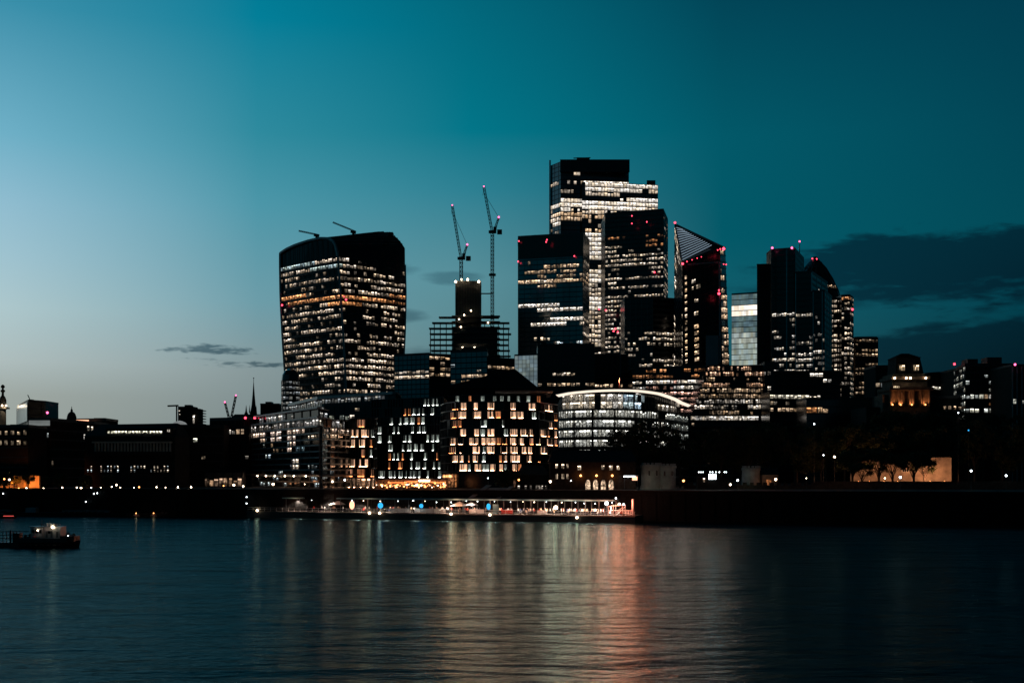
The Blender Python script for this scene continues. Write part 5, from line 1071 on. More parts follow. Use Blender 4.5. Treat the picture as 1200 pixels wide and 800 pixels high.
# kiosk with sign light and bunting lamps
b = Bld('riverside_kiosk', 'dark kiosk with a small bright white sign under a row of tiny lamps', 'kiosk', (X(834, 388), 388, GZ))
Y = 388; s = MB(); s.box(X(818, Y), X(853, Y), Y, Y+5, GZ, Z(560, Y)); b.add(s, 'wall', 'stoned'); s = MB(); s.box(X(817, Y), X(855, Y), Y-1.2, Y+5.2, Z(560, Y), Z(559, Y)); b.add(s, 'roof', 'slate')
s = MB(); s.box(X(830.5, Y), X(839, Y), Y-.2, Y-.05, Z(561.2, Y), Z(555.3, Y)); b.add(s, 'sign', 'lampc')
for x_ in (832.5, 835, 837): s = MB(); s.box(X(x_, Y), X(x_+.45, Y), Y-.3, Y-.21, Z(560.7, Y), Z(556, Y)); b.add(s, 'sign_divider', 'steeld')
for px in (819, 821.5, 824, 832, 835, 839, 843, 849, 851): s = MB(); s.ball(V(px, 552.9, Y-1), .17); b.add(s, 'string_lamp', 'lampc')
s = MB(); s.beam(V(817, 552.6, Y-1), V(854, 552.6, Y-1), .06); 
for px in (817, 854): s.beam(V(px, 576, Y-1), V(px, 552, Y-1), .12)
b.add(s, 'lamp_wire', 'steeld'); slit(b, 825, 562, 2, 5, Y-.05, .9, (1, .7, .5)); b.finish()
b = Bld('bus_shelter', 'small shelter with a bright bluish white advertising panel right of the lit arches', 'shelter', (X(740, 386), 386, GZ))
Y = 386; s = MB(); s.box(X(731, Y), X(748, Y), Y, Y+2.2, Z(557.3, Y), Z(556.3, Y)); b.add(s, 'roof', 'white'); s = MB(); s.box(X(731, Y), X(744, Y), Y-.02, Y+.2, Z(558.6, Y), Z(557.4, Y)); b.add(s, 'light_strip', 'lampc')
s = MB(); s.box(X(741, Y), X(747, Y), Y+.4, Y+.6, Z(562.5, Y), Z(558, Y)); b.add(s, 'lit_panel', 'peach')
s = MB(); 
for px in (732, 747): s.beam(V(px, 576, Y+1), V(px, 557, Y+1), .12)
b.add(s, 'post', 'steel'); b.finish()
# ================================================================ TREES
def tree_proto(seed, label, hgt=24, rad_=8., nclump=26, leaves=150, cz=.62, ch=.33):
    rr = random.Random(seed); t = thing('plane_tree', label, 'tree', (0, 0, 0), 'trees along the river bank')
    tr = MB(); tr.lathe((0, 0, 0), [(.55, 0), (.4, 1.), (.33, hgt*.28), (.2, hgt*.5)], 9)
    limbs = []
    for k in range(9):
        a = rr.uniform(0, 6.28); z0 = hgt*rr.uniform(.22, .45); r = rad_*rr.uniform(.45, .8); z1 = hgt*rr.uniform(.5, .85)
        p0 = Vector((0, 0, z0)); p1 = Vector((r*.45*math.cos(a), r*.45*math.sin(a), z0+(z1-z0)*.6)); p2 = Vector((r*math.cos(a), r*math.sin(a), z1))
        tr.beam(p0, p1, .32, .2); tr.beam(p1, p2, .2, .07); limbs.append(p2)
    tr.build('trunk', 'bark', t)
    cr = MB(); cl = []
    for k in range(nclump):
        while True:
            p = Vector((rr.uniform(-1, 1), rr.uniform(-1, 1), rr.uniform(-1, 1)))
            if p.length < 1: break
        q = Vector((p.x*rad_*.85, p.y*rad_*.85, hgt*cz+p.z*hgt*ch)); cl.append((q, rr.uniform(.8, 2.3)))
    for q, r in cl+[(l, 1.6) for l in limbs]:
        for i in range(leaves):
            d_ = Vector((rr.gauss(0, 1), rr.gauss(0, 1), rr.gauss(0, .8))); d_ = d_.normalized()*r*rr.uniform(.3, 1.15)
            c = q+d_; s_ = rr.uniform(.16, .36); a = Vector((rr.gauss(0, 1), rr.gauss(0, 1), rr.gauss(0, 1))).normalized(); e = a.cross(Vector((rr.gauss(0, 1), rr.gauss(0, 1), rr.gauss(0, 1)))).normalized()
            cr.face([c-a*s_-e*s_*.6, c+a*s_-e*s_*.6, c+a*s_+e*s_*.6, c-a*s_+e*s_*.6])
    cr.build('crown', 'leaf', t)
    return t
protos = []
tlist = []
# front row on the right bank, then the taller back row, then the ones by the curved office and the small ones on the left
top_r = lambda px: 485+10*math.sin(px*.03)
for i, px in enumerate([845, 876, 905, 934, 962, 990, 1021, 1050, 1080, 1110, 1142, 1175, 1208]):
    tlist.append((px, 436+R.uniform(-4, 6), [494, 499, 494, 501, 495, 491, 496, 490, 498, 493, 486, 489, 491][i], 'F', i))
for i, px in enumerate([820, 858, 898, 932, 968, 1004, 1040, 1078, 1116, 1152, 1188, 1216]):
    tlist.append((px, 520+R.uniform(-8, 8), [497, 494, 490, 489, 492, 488, 483, 476, 474, 478, 479, 476][i]-(6 if 1035 < px < 1090 else 0), 'B', i))
for i, (px, Y, py) in enumerate([(1046, 503, 476), (1057, 498, 478), (1068, 502, 475), (1082, 499, 477), (1096, 503, 474)]): tlist.append((px, Y, py, 'T', i))
for i, (px, Y, py) in enumerate([(741, 412, 492), (757, 425, 486), (776, 418, 492), (728, 420, 500), (797, 430, 503)]): tlist.append((px, Y, py, 'C', i))
for i, (px, Y, py) in enumerate([(999, 408, 526), (1010, 401, 540), (1030, 410, 524), (1046, 404, 531), (1071, 407, 527), (1083, 412, 534)]): tlist.append((px, Y, py, 'W', i))
for i, (px, Y, py) in enumerate([(663, 402, 530), (700, 410, 536), (600, 392, 548), (590, 396, 552)]): tlist.append((px, Y, py, 'D', i))
for i, (px, Y, py) in enumerate([(5, 420, 553), (20, 424, 556), (33, 418, 554), (52, 420, 556), (70, 424, 555), (101, 420, 557), (126, 424, 556)]): tlist.append((px, Y, py, 'L', i))
used = {}
NB = dict(F='tree in the black front row right of the round stone towers, {} from the left', B='tall tree in the back row under the lit right-hand offices, {} from the left',
          C='dark leafy tree in front of the curved office, {} from the left', T='tree hiding the foot of the floodlit classical tower, {} from the left', W='small tree silhouetted against the orange lit fortress wall, {} from the left', D='low rounded tree between the apartments and the lit arches, {} from the left', L='small riverside tree by the orange light at the far left, {} from the left')
NC = dict(C=[1, 2, 3, 0, 4])
for (px, Y, py, kd, i) in tlist:
    hgt = Z(py, Y)-GZ; lo_ = kd in 'DLW'
    key = ('W', 0) if kd == 'W' else (lo_, R.randrange(2) if lo_ else R.randrange(4) if kd != 'C' else 4)
    lab = NB[kd].format(ordinal([1, 2, 3, 0, 4][i] if kd == 'C' else (3-i if kd == 'D' and i > 1 else i+ (2 if kd == 'D' else 0)) if kd == 'D' else i))
    if kd == 'D': lab = NB[kd].format(ordinal({0: 2, 1: 3, 2: 1, 3: 0}[i]))
    loc = (X(px, Y), Y, GZ-.1)
    if key not in used:
        base = tree_proto(100+len(used)*7, lab, hgt, (hgt*.36 if not lo_ else hgt*.42), 36 if not lo_ else 12, 125 if key[1] != 4 else 85, *((.78, .14) if kd == 'W' else (.62, .33)))
        base.location = loc; used[key] = (base, hgt)
    else:
        base, h0 = used[key]; s = hgt/h0; copy_tree(base, loc, lab, R.uniform(0, 6.28), (s*R.uniform(.9, 1.15), s*R.uniform(.9, 1.15), s))

# ================================================================ STREET LAMPS
def lamp_proto(label, m, h=4.6, gname='globe lamps along the embankment'):
    t = thing('street_lamp', label, 'street lamp', (0, 0, 0), gname)
    s = MB(); s.lathe((0, 0, 0), [(.2, 0), (.16, .5), (.07, .8), (.06, h-.3), (.16, h-.25)], 8); s.build('pole', 'steeld', t)
    s = MB(); s.ball((0, 0, h), .29, 10); s.build('lamp_globe', m, t)
    s = MB(); s.lathe((0, 0, h+.3), [(.3, 0), (.2, .15), (.02, .3)], 8); s.build('lamp_cap', 'steeld', t)
    return t
lp = {}
LLAB = {'L': 'globe lamp on the dark left promenade, {} from the left', 'R': 'lamp among the dark trees on the right bank, {} from the left', 'M': 'lamp on the quay below the lit riverside buildings, {} from the left'}
lamps = [('L', px, py, m, e) for px, py, m, e in [(5, 561, 'lampo', 0), (11, 572, 'lampw', 20), (22, 572, 'lampo', 20), (31, 572, 'lampw', 20), (51, 572, 'lampw', 30), (73, 571, 'lampw', 30), (90, 571, 'lampw', 25), (95, 571.5, 'lampw', 15), (118, 571, 'lampw', 20), (131, 570, 'lampw', 30), (136.5, 568, 'lampw', 60), (141, 571, 'lampw', 20),
                                                  (157, 571, 'lampw', 25), (163, 570.5, 'lampo', 20), (183.5, 570.5, 'lampw', 25), (194, 571, 'lampw', 20), (208.5, 570.5, 'lampw', 25), (224, 570.5, 'lampw', 25), (262, 569, 'lampo', 30), (274, 568, 'lampw', 30)]]
lamps += [('M', px, py, m, e) for px, py, m, e in [(285, 569.5, 'lampw', 20), (320, 567, 'lampw', 20), (357, 567, 'lampw', 20), (389.5, 564, 'lampw', 8), (387.5, 576, 'lampw', 20), (404, 563, 'lampc', 20), (608, 562, 'lampo', 20), (645, 564, 'lampw', 30), (669, 563, 'lampc', 20), (572, 560, 'lampc', 20)]]
lamps += [('R', px, py, m, e) for px, py, m, e in [(801, 563, 'lampo', 25), (856, 567.5, 'lampw', 30), (864.5, 562.5, 'lampc', 10), (909, 561.5, 'lampw', 30), (945, 560, 'lampw', 30), (965, 533, 'lampc', 0), (978, 535, 'lampw', 30), (954, 496.5, 'lampc', 0), (1037, 560, 'lampw', 25), (1055, 559, 'lampc', 12), (1123, 483.5, 'lampc', 10), (1138, 551.5, 'lampc', 8), (1179, 557, 'lampc', 20), (1135, 504, 'cyan', 0)]]
cnt = {'L': 0, 'M': 0, 'R': 0}
for kd in 'LMR':
    for (k_, px, py, m, e) in sorted([l for l in lamps if l[0] == kd], key=lambda q: q[1]):
        Y = {'L': 412, 'M': 392, 'R': 378}[kd]
        if py < 540 and kd == 'R': Y = 425
        zt = Z(py, Y); h = max(3, zt-GZ); key = m
        lab = LLAB[kd].format(ordinal(cnt[kd])); cnt[kd] += 1
        if key not in lp: lp[key] = (lamp_proto(lab, m, h), h); lp[key][0].location = (X(px, Y), Y, GZ)
        else:
            b0, h0 = lp[key]; c = copy_tree(b0, (X(px, Y), Y, zt-h0), lab)
            k_s = R.choice([.55, .75, .9, 1.1, 1.3])
            for ch in c.children:
                if ch.name.startswith('lamp_globe'): ch.scale = (k_s,)*3; ch.location.z = h0*(1-k_s)
            if zt-h0 > GZ+.1 or h > h0*1.05:
                for ch in c.children:
                    if ch.name.startswith('pole'): ch.scale.z = h/h0; ch.location.z = -(h-h0)
        if e: lt(px, py, Y-1.0, e*(.7 if kd == 'L' else .2), (1, .62, .35) if m != 'lampo' else (1, .36, .1), .35, 'street_light')
# sodium floodlit riverside wall at the far left
b = Bld('sodium_lit_wall', 'low riverside wall and hoarding glowing bright orange at the far left', 'wall', (X(22, 428), 428, GZ))
s = MB(); s.box(X(-30, 428), X(46, 428), 428, 429.2, GZ, Z(558, 428)); b.add(s, 'wall', 'pstone'); 
s = MB(); s.box(X(28, 427), X(31.5, 427), 426.5, 427.5, GZ, Z(558, 427)); b.add(s, 'pier', 'stone'); s = MB(); s.box(X(-30, 428), X(46, 428), 427.8, 429.4, Z(558, 428), Z(557, 428)); b.add(s, 'coping', 'stone'); b.finish()
for px, py, e in [(-8, 564, 900), (4, 565, 1500), (14, 565, 1300), (24, 566, 900), (36, 565, 1600)]: up(px, py, 419, e*2.6, (1, .22, .03), (0, 1, -.25), 100)

# ================================================================ PIER with crowd
P0 = Vector((X(289, 371), 371, 0)); P1 = Vector((X(744, 327), 327, 0)); pa = (P1-P0).normalized(); pn = Vector((-pa.y, pa.x, 0)); PL_ = (P1-P0).length
DZ = 2.0
def pp(s, t, z): return P0+pa*s+pn*t+Vector((0, 0, z))
def pxs(px, t=0):   # metres along the pier seen in photo column px
    lo, hi = -20, PL_+20
    for _ in range(30):
        m = (lo+hi)/2
        if proj(pp(m, t, DZ))[0] < px: lo = m
        else: hi = m
    return lo
t = thing('river_pier', 'long floating pier with a thin blue-grey roof and crowded lit deck', 'pier', tuple(P0))
s = MB(); s.obox(pp(0, 0, -.6), pa, pn, PL_, 9, DZ+.6-.02); s.build('pontoon', 'hull', t)
s = MB(); s.obox(pp(0, .1, DZ-.02), pa, pn, PL_, 8.8, .06); s.build('deck', 'deck', t)
s = MB(); s.obox(pp(pxs(370), -.12, DZ-.35), pa, pn, PL_-pxs(370), .14, .3); s.build('rubbing_strake', 'tarp', t)
s = MB(); k = 0
while k*2.1 < PL_: s.beam(pp(k*2.1, .3, DZ), pp(k*2.1, .3, DZ+1.1), .07); k += 1
for z in (.55, 1.1): s.beam(pp(0, .3, DZ+z), pp(PL_, .3, DZ+z), .06)
s.build('railing', 'white', t)
for a, c in [(328, 352), (392, 480), (484, 716)]:
    s = MB(); q0, q1 = pxs(a), pxs(c); s.obox(pp(q0, 1.2, DZ+3.9), pa, pn, q1-q0, 6.8, .35); s.build('canopy_roof', 'canopy', t)
s = MB()
for px in range(332, 716, 16):
    if 352 < px < 392: continue
    q = pxs(px); s.beam(pp(q, 1.6, DZ), pp(q, 1.6, DZ+3.9), .16); s.beam(pp(q, 7.4, DZ), pp(q, 7.4, DZ+3.9), .16)
s.build('roof_post', 'steel', t)
for px in [300, 312, 325, 338, 349, 360, 371, 380, 396, 405, 421, 441, 459, 476, 493, 506, 522, 541, 553, 575, 592, 606, 621, 636, 655, 668, 681, 694, 712]:
    q = pxs(px); o = MB(); o.ball(pp(q, 2+R.uniform(0, 3), DZ+3.55+R.uniform(-.4, .1)), R.uniform(.08, .16)); o.build('canopy_lamp', R.choice(['lampw', 'lampc', 'lampc']), t)
for px, z in [(302, -.1), (433.5, -.4), (445.5, -.4), (529, -.4), (574.5, -.5), (676.5, -.9)]:
    q = pxs(px); o = MB(); o.ball(pp(q, -.3, DZ+z+.3), .34); o.build('fender_lamp', 'lampw', t)
    lo = lt(0, 0, 1, 18, (1, .75, .5), .3, 'pier_light'); lo.location = pp(q, -1.2, DZ+.3)
for px in [345, 380, 415, 450, 485, 520, 550, 580, 610, 640, 665, 690, 712]:
    lo = lt(0, 0, 1, 10, (1, .80, .64), .3, 'pier_light'); ld = lo.data; lo.data = nl = bpy.data.lights.new('pier_downlight', 'SPOT'); bpy.data.lights.remove(ld); nl.energy = 3200; nl.color = (1, .80, .66); nl.spot_size = math.radians(140); nl.spot_blend = .3; nl.shadow_soft_size = .3; lo.location = pp(pxs(px), 1.7, DZ+3.4)
s = MB(); q = pxs(740.5); s.lathe(pp(q, 1, -1), [(.28, 0), (.28, 7.6)], 10); s.build('mooring_pile', 'white', t)
for px, h, m in [(648, 2.0, 'lampw'), (708, 3.3, 'lampc'), (723, 3.1, 'lampw'), (728, 3.1, 'lampc'), (719, 4.8, 'lampc')]:
    tt = thing('pier_floodlight', {648: 'round bright lamp in the middle of the pier crowd', 708: 'brightest white floodlight on a post near the right pier end', 723: 'left lamp of the close pair at the right pier end', 728: 'right lamp of the close pair at the right pier end', 719: 'small high lamp on the tall thin post at the right pier end'}[px], 'floodlight', tuple(pp(pxs(px), 2.5, DZ)))
    s = MB(); s.beam(pp(pxs(px), 2.5, DZ), pp(pxs(px), 2.5, DZ+h), .12); s.build('post', 'steeld', tt)
    r = {648: .55, 708: .5, 723: .36, 728: .24, 719: .2}[px]; s = MB(); s.ball(pp(pxs(px), 2.4, DZ+h), r); s.build('lamp_head', m, tt)
    lo = lt(0, 0, 1, {648: 130, 708: 160, 723: 300, 728: 60, 719: 20}[px], {723: (1, .34, .22), 708: (1, .9, .8)}.get(px, (1, .75, .5)), .5, 'pier_floodlight_beam'); lo.location = pp(pxs(px), 1.2, DZ+h)
for px, nm, m, lab in [(410, 'oval_lantern', 'peach', 'tall oval peach coloured lantern at the left part of the pier'), (443.5, 'round_sign', 'cyan', 'round blue lit sign on the pier, left one of two'), (491.5, 'round_sign', 'cyan', 'round blue lit sign on the pier, right one beside the tables'), (570.5, 'round_sign', 'cyan', 'tall blue lit panel beside the white kiosk windows on the pier')]:
    tt = thing(nm, lab, 'lantern' if m == 'peach' else 'sign', tuple(pp(pxs(px), 1.4, DZ))); r = {410: .78, 443.5: .85, 491.5: .62, 570.5: .6}[px]
    s = MB(); c = pp(pxs(px), 1.2, DZ+2.1); n_ = 16; hh = {410: 1.3, 443.5: .85, 491.5: .62, 570.5: .9}[px]
    f0 = [c+pa*r*math.cos(2*math.pi*k/n_)+Vector((0, 0, hh*math.sin(2*math.pi*k/n_))) for k in range(n_)]; s.mesh(f0+[p+pn*.15 for p in f0], [tuple(range(n_)), tuple(range(n_, 2*n_))[::-1]]+[(k, (k+1) % n_, n_+(k+1) % n_, n_+k) for k in range(n_)]); s.build('lit_face', m, tt)
    s = MB(); s.beam(pp(pxs(px), 1.5, DZ), pp(pxs(px), 1.5, DZ+2), .1); s.build('stand', 'steeld', tt)
    lo = lt(0, 0, 1, 14, (1, .5, .3) if m == 'peach' else (.1, .5, 1), .5, 'sign_glow'); lo.location = pp(pxs(px), .4, DZ+2)
tt = thing('boarding_frame', 'pale metal boarding frame with ramps at the right end of the pier', 'boarding ramp', tuple(pp(pxs(722), 2, DZ)))
s = MB(); s2 = MB()
for a, z0, c, z1 in [(712, 0, 712, 2.6), (718, 0, 718, 3), (729, 0, 729, 3), (712, 2.6, 729, 2.9), (718, 0, 729, 2.4), (712, 1.4, 738, 1.4), (729, .9, 738, .2), (733, 0, 733, 1.5), (738, 0, 738, 1.6), (738, .2, 738.1, .3)]: s.beam(pp(pxs(a), .6, DZ+z0), pp(pxs(c), .6, DZ+z1), .16); s2.beam(pp(pxs(a), 3.2, DZ+z0), pp(pxs(c), 3.2, DZ+z1), .16)
s.build('frame', 'white', tt); s2.build('frame', 'white', tt)
for px, en, colr in [(342, 160, (1, .45, .25)), (385, 200, (1, .42, .24)), (428, 200, (1, .46, .27)), (531, 700, (1, .42, .22)), (552, 500, (1, .42, .24)), (574, 500, (1, .40, .22)), (597, 500, (1, .40, .24)), (620, 450, (1, .42, .26)), (643, 600, (1, .55, .36)), (664, 700, (1, .55, .36)),
                     (686, 700, (1, .48, .30)), (706, 900, (1, .32, .18)), (722, 1000, (1, .26, .13)), (738, 900, (1, .24, .13))]:
    lo = lt(0, 0, 1, en, colr, 1.2, 'added_streak_light'); lo.location = pp(pxs(px), -.4, DZ+3.4)  # unseen warm lamps added along the pier edge for streaks on the river
for px, en in [(775, 600), (800, 600), (825, 500), (850, 300)]: lt(px, 570, 348, en, (1, .42, .30), 1.2, 'added_streak_light')  # more added lamps without fixtures, for reflections further right
# unseen river-facing spots, added above the roofs to streak the water
for px, py, Yl, en, colr in [(350, 478, 480, 1200, (1, .36, .24)), (392, 466, 440, 1300, (1, .30, .15)), (440, 460, 470, 800, (1, .5, .35)), (534, 456, 428, 3600, (1, .29, .13)), (556, 456, 428, 2600, (1, .30, .15)), (580, 458, 428, 2600, (1, .30, .15)), (604, 456, 430, 2600, (1, .31, .16)), (628, 456, 434, 2400, (1, .34, .2)),
                             (652, 452, 462, 3600, (1, .43, .27)), (676, 450, 458, 4000, (1, .43, .27)), (700, 449, 456, 4400, (1, .38, .22)), (718, 449, 457, 6000, (1, .17, .08)), (738, 450, 459, 6500, (1, .16, .07)), (775, 458, 470, 2400, (1, .45, .34)), (803, 464, 500, 2400, (1, .42, .32)), (838, 424, 634, 3200, (1, .40, .26))]:
    k_ = 5.0 if 710 < px < 745 else 5.2 if 640 < px < 710 else 4.2 if px > 500 else 1.6
    lo = up(px, py-(5 if px > 500 else 2), Yl+(17 if 500 < px < 830 else 0), en*k_*(1.75 if px > 700 and px < 745 else 1.4), colr, (-X(px, Yl)/Yl, -1, -.17), 62); lo.data.shadow_soft_size = 1.5; lo.data.spot_blend = .5
# white stalls and awnings
def awning(label, px0, px1, h, peak):
    tt = thing('awning', label, 'awning', tuple(pp(pxs(px0), 2, DZ))); a, c = pxs(px0), pxs(px1); s = MB()
    s.mesh([pp(a, 2, DZ+h), pp(c, 2, DZ+h), pp(c, 6, DZ+h), pp(a, 6, DZ+h), pp((a+c)/2, 4, DZ+peak)], [(0, 1, 4), (1, 2, 4), (2, 3, 4), (3, 0, 4), (3, 2, 1, 0)]); s.build('canvas', 'canvas', tt)
    s = MB()
    for u in (a+.1, c-.1):
        for v in (2.1, 5.9): s.beam(pp(u, v, DZ), pp(u, v, DZ+h), .1)
    s.build('pole', 'steel', tt)
awning('white peaked awning left of the centre of the pier deck', 381, 398, 2.2, 3.4); awning('wide white peaked awning behind the low white screens on the pier', 524, 540, 2.1, 3.5); awning('small white awning just right of the widest one on the pier', 541, 551, 2.4, 3.3)
for px0, px1, z1, m, lab in [(456, 480, 1.3, 'canvas', 'low white windbreak screen on the pier under the orange restaurant'), (484, 521, 1.35, 'white', 'long low white screen right of the second blue sign on the pier'), (548, 566, 1.3, 'white', 'low white screen left of the tall blue panel on the pier'), (576, 583, 2.8, 'canopy', 'pale lit kiosk window box right of the tall blue panel'),
                             (628, 640, 1.2, 'canvas', 'short white screen left of the round bright lamp'), (586, 600, 1.2, 'cloth_red', 'reddish low screen in the middle of the pier')]:
    tt = thing('deck_screen', lab, 'screen', tuple(pp(pxs(px0), 1, DZ))); a, c = pxs(px0), pxs(px1); s = MB(); n_ = max(1, int((c-a)/1.8))
    for k in range(n_): s.obox(pp(a+(c-a)*k/n_+.06, .9, DZ+.15), pa, pn, (c-a)/n_-.12, .08, z1-.15)
    s.build('panel', m, tt); s = MB()
    for k in range(n_+1): s.beam(pp(a+(c-a)*k/n_, .95, DZ), pp(a+(c-a)*k/n_, .95, DZ+z1), .08)
    s.build('post', 'steeld', tt)
# cafe tables on the deck
tb = None
for k, px in enumerate([320, 334, 366, 376, 402, 424, 462, 470, 500, 512, 556, 606, 616, 632, 660, 672, 684, 700]):
    lab = 'small round cafe table among the people on the pier, %s from the left' % ordinal(k)
    loc = tuple(pp(pxs(px), 3+R.uniform(-1, 1.5), DZ+.04))
    if tb is None:
        tb = thing('cafe_table', lab, 'table', (0, 0, 0), 'cafe tables on the pier'); s = MB(); s.lathe((0, 0, 0), [(.25, 0), (.05, .06), (.05, .7)], 8); s.build('pedestal', 'steeld', tb); s = MB(); s.lathe((0, 0, .7), [(.45, 0), (.45, .04)], 12); s.build('tabletop', 'white', tb); tb.location = loc
    else: copy_tree(tb, loc, lab)
# people
def person_mesh(kind):
    """one skin-grown body; pose: stand, lean, sit"""
    me = bpy.data.meshes.new('person'); hz = .95 if kind != 'sit' else .5
    Vt = {'pel': (0, 0, hz), 'wst': (0, .0, hz+.18), 'chs': (0, .0, hz+.42), 'nek': (0, .01, hz+.56), 'hd0': (0, .0, hz+.66), 'hd1': (0, -.01, hz+.78)}
    E = [('pel', 'wst'), ('wst', 'chs'), ('chs', 'nek'), ('nek', 'hd0'), ('hd0', 'hd1')]
    rads = dict(pel=.15, wst=.13, chs=.16, nek=.055, hd0=.085, hd1=.085)
    for s_, sx in (('l', -1), ('r', 1)):
        Vt['sh'+s_] = (sx*.19, 0, hz+.49); E.append(('chs', 'sh'+s_)); rads['sh'+s_] = .065
        if kind == 'lean': el, ha = (sx*.25, -.12, hz+.26), (sx*.12, -.32, hz+.24)
        elif kind == 'sit': el, ha = (sx*.24, -.08, hz+.24), (sx*.14, -.32, hz+.25)
        else: el, ha = (sx*.26, .02, hz+.22), (sx*.25, -.06, hz-.04)
        Vt['el'+s_], Vt['ha'+s_] = el, ha; E += [('sh'+s_, 'el'+s_), ('el'+s_, 'ha'+s_)]; rads['el'+s_] = .048; rads['ha'+s_] = .036
        if kind == 'sit': hp, kn, an, tt_ = (sx*.1, -.05, hz), (sx*.12, -.44, hz+.03), (sx*.12, -.42, .08), (sx*.13, -.56, .04)
        else: hp, kn, an, tt_ = (sx*.1, 0, hz-.08), (sx*.11, -.03*sx, .5), (sx*.12, .03, .08), (sx*.13, -.13, .04)
        for nme, c_, r_ in (('hp', hp, .1), ('kn', kn, .07), ('an', an, .05), ('to', tt_, .045)): Vt[nme+s_] = c_; rads[nme+s_] = r_
        E += [('pel', 'hp'+s_), ('hp'+s_, 'kn'+s_), ('kn'+s_, 'an'+s_), ('an'+s_, 'to'+s_)]
    ks = list(Vt); me.from_pydata([Vt[k] for k in ks], [(ks.index(a), ks.index(c)) for a, c in E], [])
    o = bpy.data.objects.new('tmp', me); COL.objects.link(o); m = o.modifiers.new('s', 'SKIN'); o.modifiers.new('u', 'SUBSURF').levels = 1
    for i, k in enumerate(ks): me.skin_vertices[0].data[i].radius = (rads[k], rads[k]*(.75 if k in ('chs', 'pel', 'wst') else 1)); me.skin_vertices[0].data[i].use_root = (k == 'pel')
    bpy.context.view_layer.update(); dg = bpy.context.evaluated_depsgraph_get(); out = bpy.data.meshes.new_from_object(o.evaluated_get(dg)); bpy.data.objects.remove(o)
    return out, hz
bodies = {}
for kd in ('stand', 'lean', 'sit'):
    me, hz = person_mesh(kd)
    for cl in ('cloth_black', 'cloth_navy', 'cloth_red', 'cloth_white', 'cloth_grey', 'cloth_tan'):
        m2 = me.copy(); m2.materials.clear()
        for mm in (cl, 'cloth_black' if cl != 'cloth_black' else 'cloth_grey', 'skin', 'hair'): m2.materials.append(M[mm])
        for p in m2.polygons:
            c = p.center; z = c.z-hz
            p.material_index = 2 if (.60 < z < .74 and c.y < .02 or (abs(c.x) > .08 and c.y < -.25 and z > .1)) else 3 if z > .62 else 1 if z < -.02 else 0
            p.use_smooth = True
        bodies[(kd, cl)] = m2
CN = dict(cloth_black='black', cloth_navy='navy', cloth_red='red', cloth_white='white', cloth_grey='grey', cloth_tan='tan')
PZ = [(310, 352, 7, 'at the dim left end of the pier'), (356, 402, 10, 'near the left white awning on the pier'), (416, 440, 5, 'between peach lantern and first blue sign'), (448, 486, 14, 'between the two blue signs'), (496, 524, 13, 'behind the long white screen'),
      (530, 566, 15, 'by the widest white awning'), (578, 604, 10, 'right of the tall blue panel'), (606, 644, 18, 'left of the round bright lamp'), (652, 676, 15, 'just right of the round bright lamp'), (678, 704, 20, 'in the dense crowd by the brightest floodlight'), (710, 736, 7, 'past the brightest pier floodlight')]
KV = dict(stand='standing', lean='leaning', sit='seated')
for (a, c, n_, where) in PZ:
    for i in range(n_):
        px = a+(c-a)*(i+.5)/n_+R.uniform(-.8, .8); kd = R.choices(['stand', 'lean', 'sit'], [5, 3, 2])[0]; cl = R.choice(['cloth_black', 'cloth_navy', 'cloth_red', 'cloth_red', 'cloth_white', 'cloth_white', 'cloth_white', 'cloth_grey', 'cloth_tan', 'cloth_tan'])
        o = bpy.data.objects.new('person', bodies[(kd, cl)]); COL.objects.link(o); o.location = pp(pxs(px), 1+R.uniform(0, 4.5), DZ+.045); o.rotation_euler.z = R.uniform(-1.6, 1.6); sc = R.uniform(.93, 1.06); o.scale = (sc,)*3
        tag(o, '%s person in %s %s, %s from the left' % (KV[kd], CN[cl], where, ordinal(i)), 'person', 'people on the pier')
        if kd == 'sit':
            tt = thing('stool', 'stool under the person %s, %s from the left' % (where, ordinal(i)), 'stool', tuple(o.location), 'stools on the pier'); s = MB(); q = Vector(o.location); s.lathe(q, [(.2, 0), (.04, .05), (.04, .36), (.18, .38), (.18, .41)], 8); s.build('seat', 'steel', tt)
# gangway with two slanting canvas sides
t = thing('covered_gangway', 'sloping gangway with two slanted brown canvas sides down to the pier', 'gangway', tuple(pp(pxs(560), 10, 3)))
def G(px, py, Y): return V(px, py, Y)
s = MB(); Y0, Y1 = 350, 362
for (a, b_, c, d_) in [((548.5, 583), (552, 584.5), (576, 568), (570, 568)), ((581, 583.5), (585.5, 583.5), (602, 569.5), (597, 569.5))]:
    f = [G(*a, Y0), G(*b_, Y0-1.2), G(*c, Y1-1.2), G(*d_, Y1)]; m_ = MB(); m_.mesh(f+[p+Vector((0, .2, -.12)) for p in f], [(0, 1, 2, 3), (7, 6, 5, 4), (0, 4, 5, 1), (1, 5, 6, 2), (2, 6, 7, 3), (3, 7, 4, 0)]); m_.build('canvas_side', 'tarp', t)
m_ = MB(); f = [G(552, 585, Y0), G(583, 585, Y0), G(599, 571, Y1), G(574, 571, Y1)]; m_.mesh(f+[p+Vector((0, 0, -.3)) for p in f], [(0, 1, 2, 3), (7, 6, 5, 4), (0, 4, 5, 1), (1, 5, 6, 2), (2, 6, 7, 3), (3, 7, 4, 0)]); m_.build('ramp', 'hull', t)
lt(562, 566, 352, 50, (1, .6, .45)); lt(592, 566, 352, 40, (1, .6, .45))

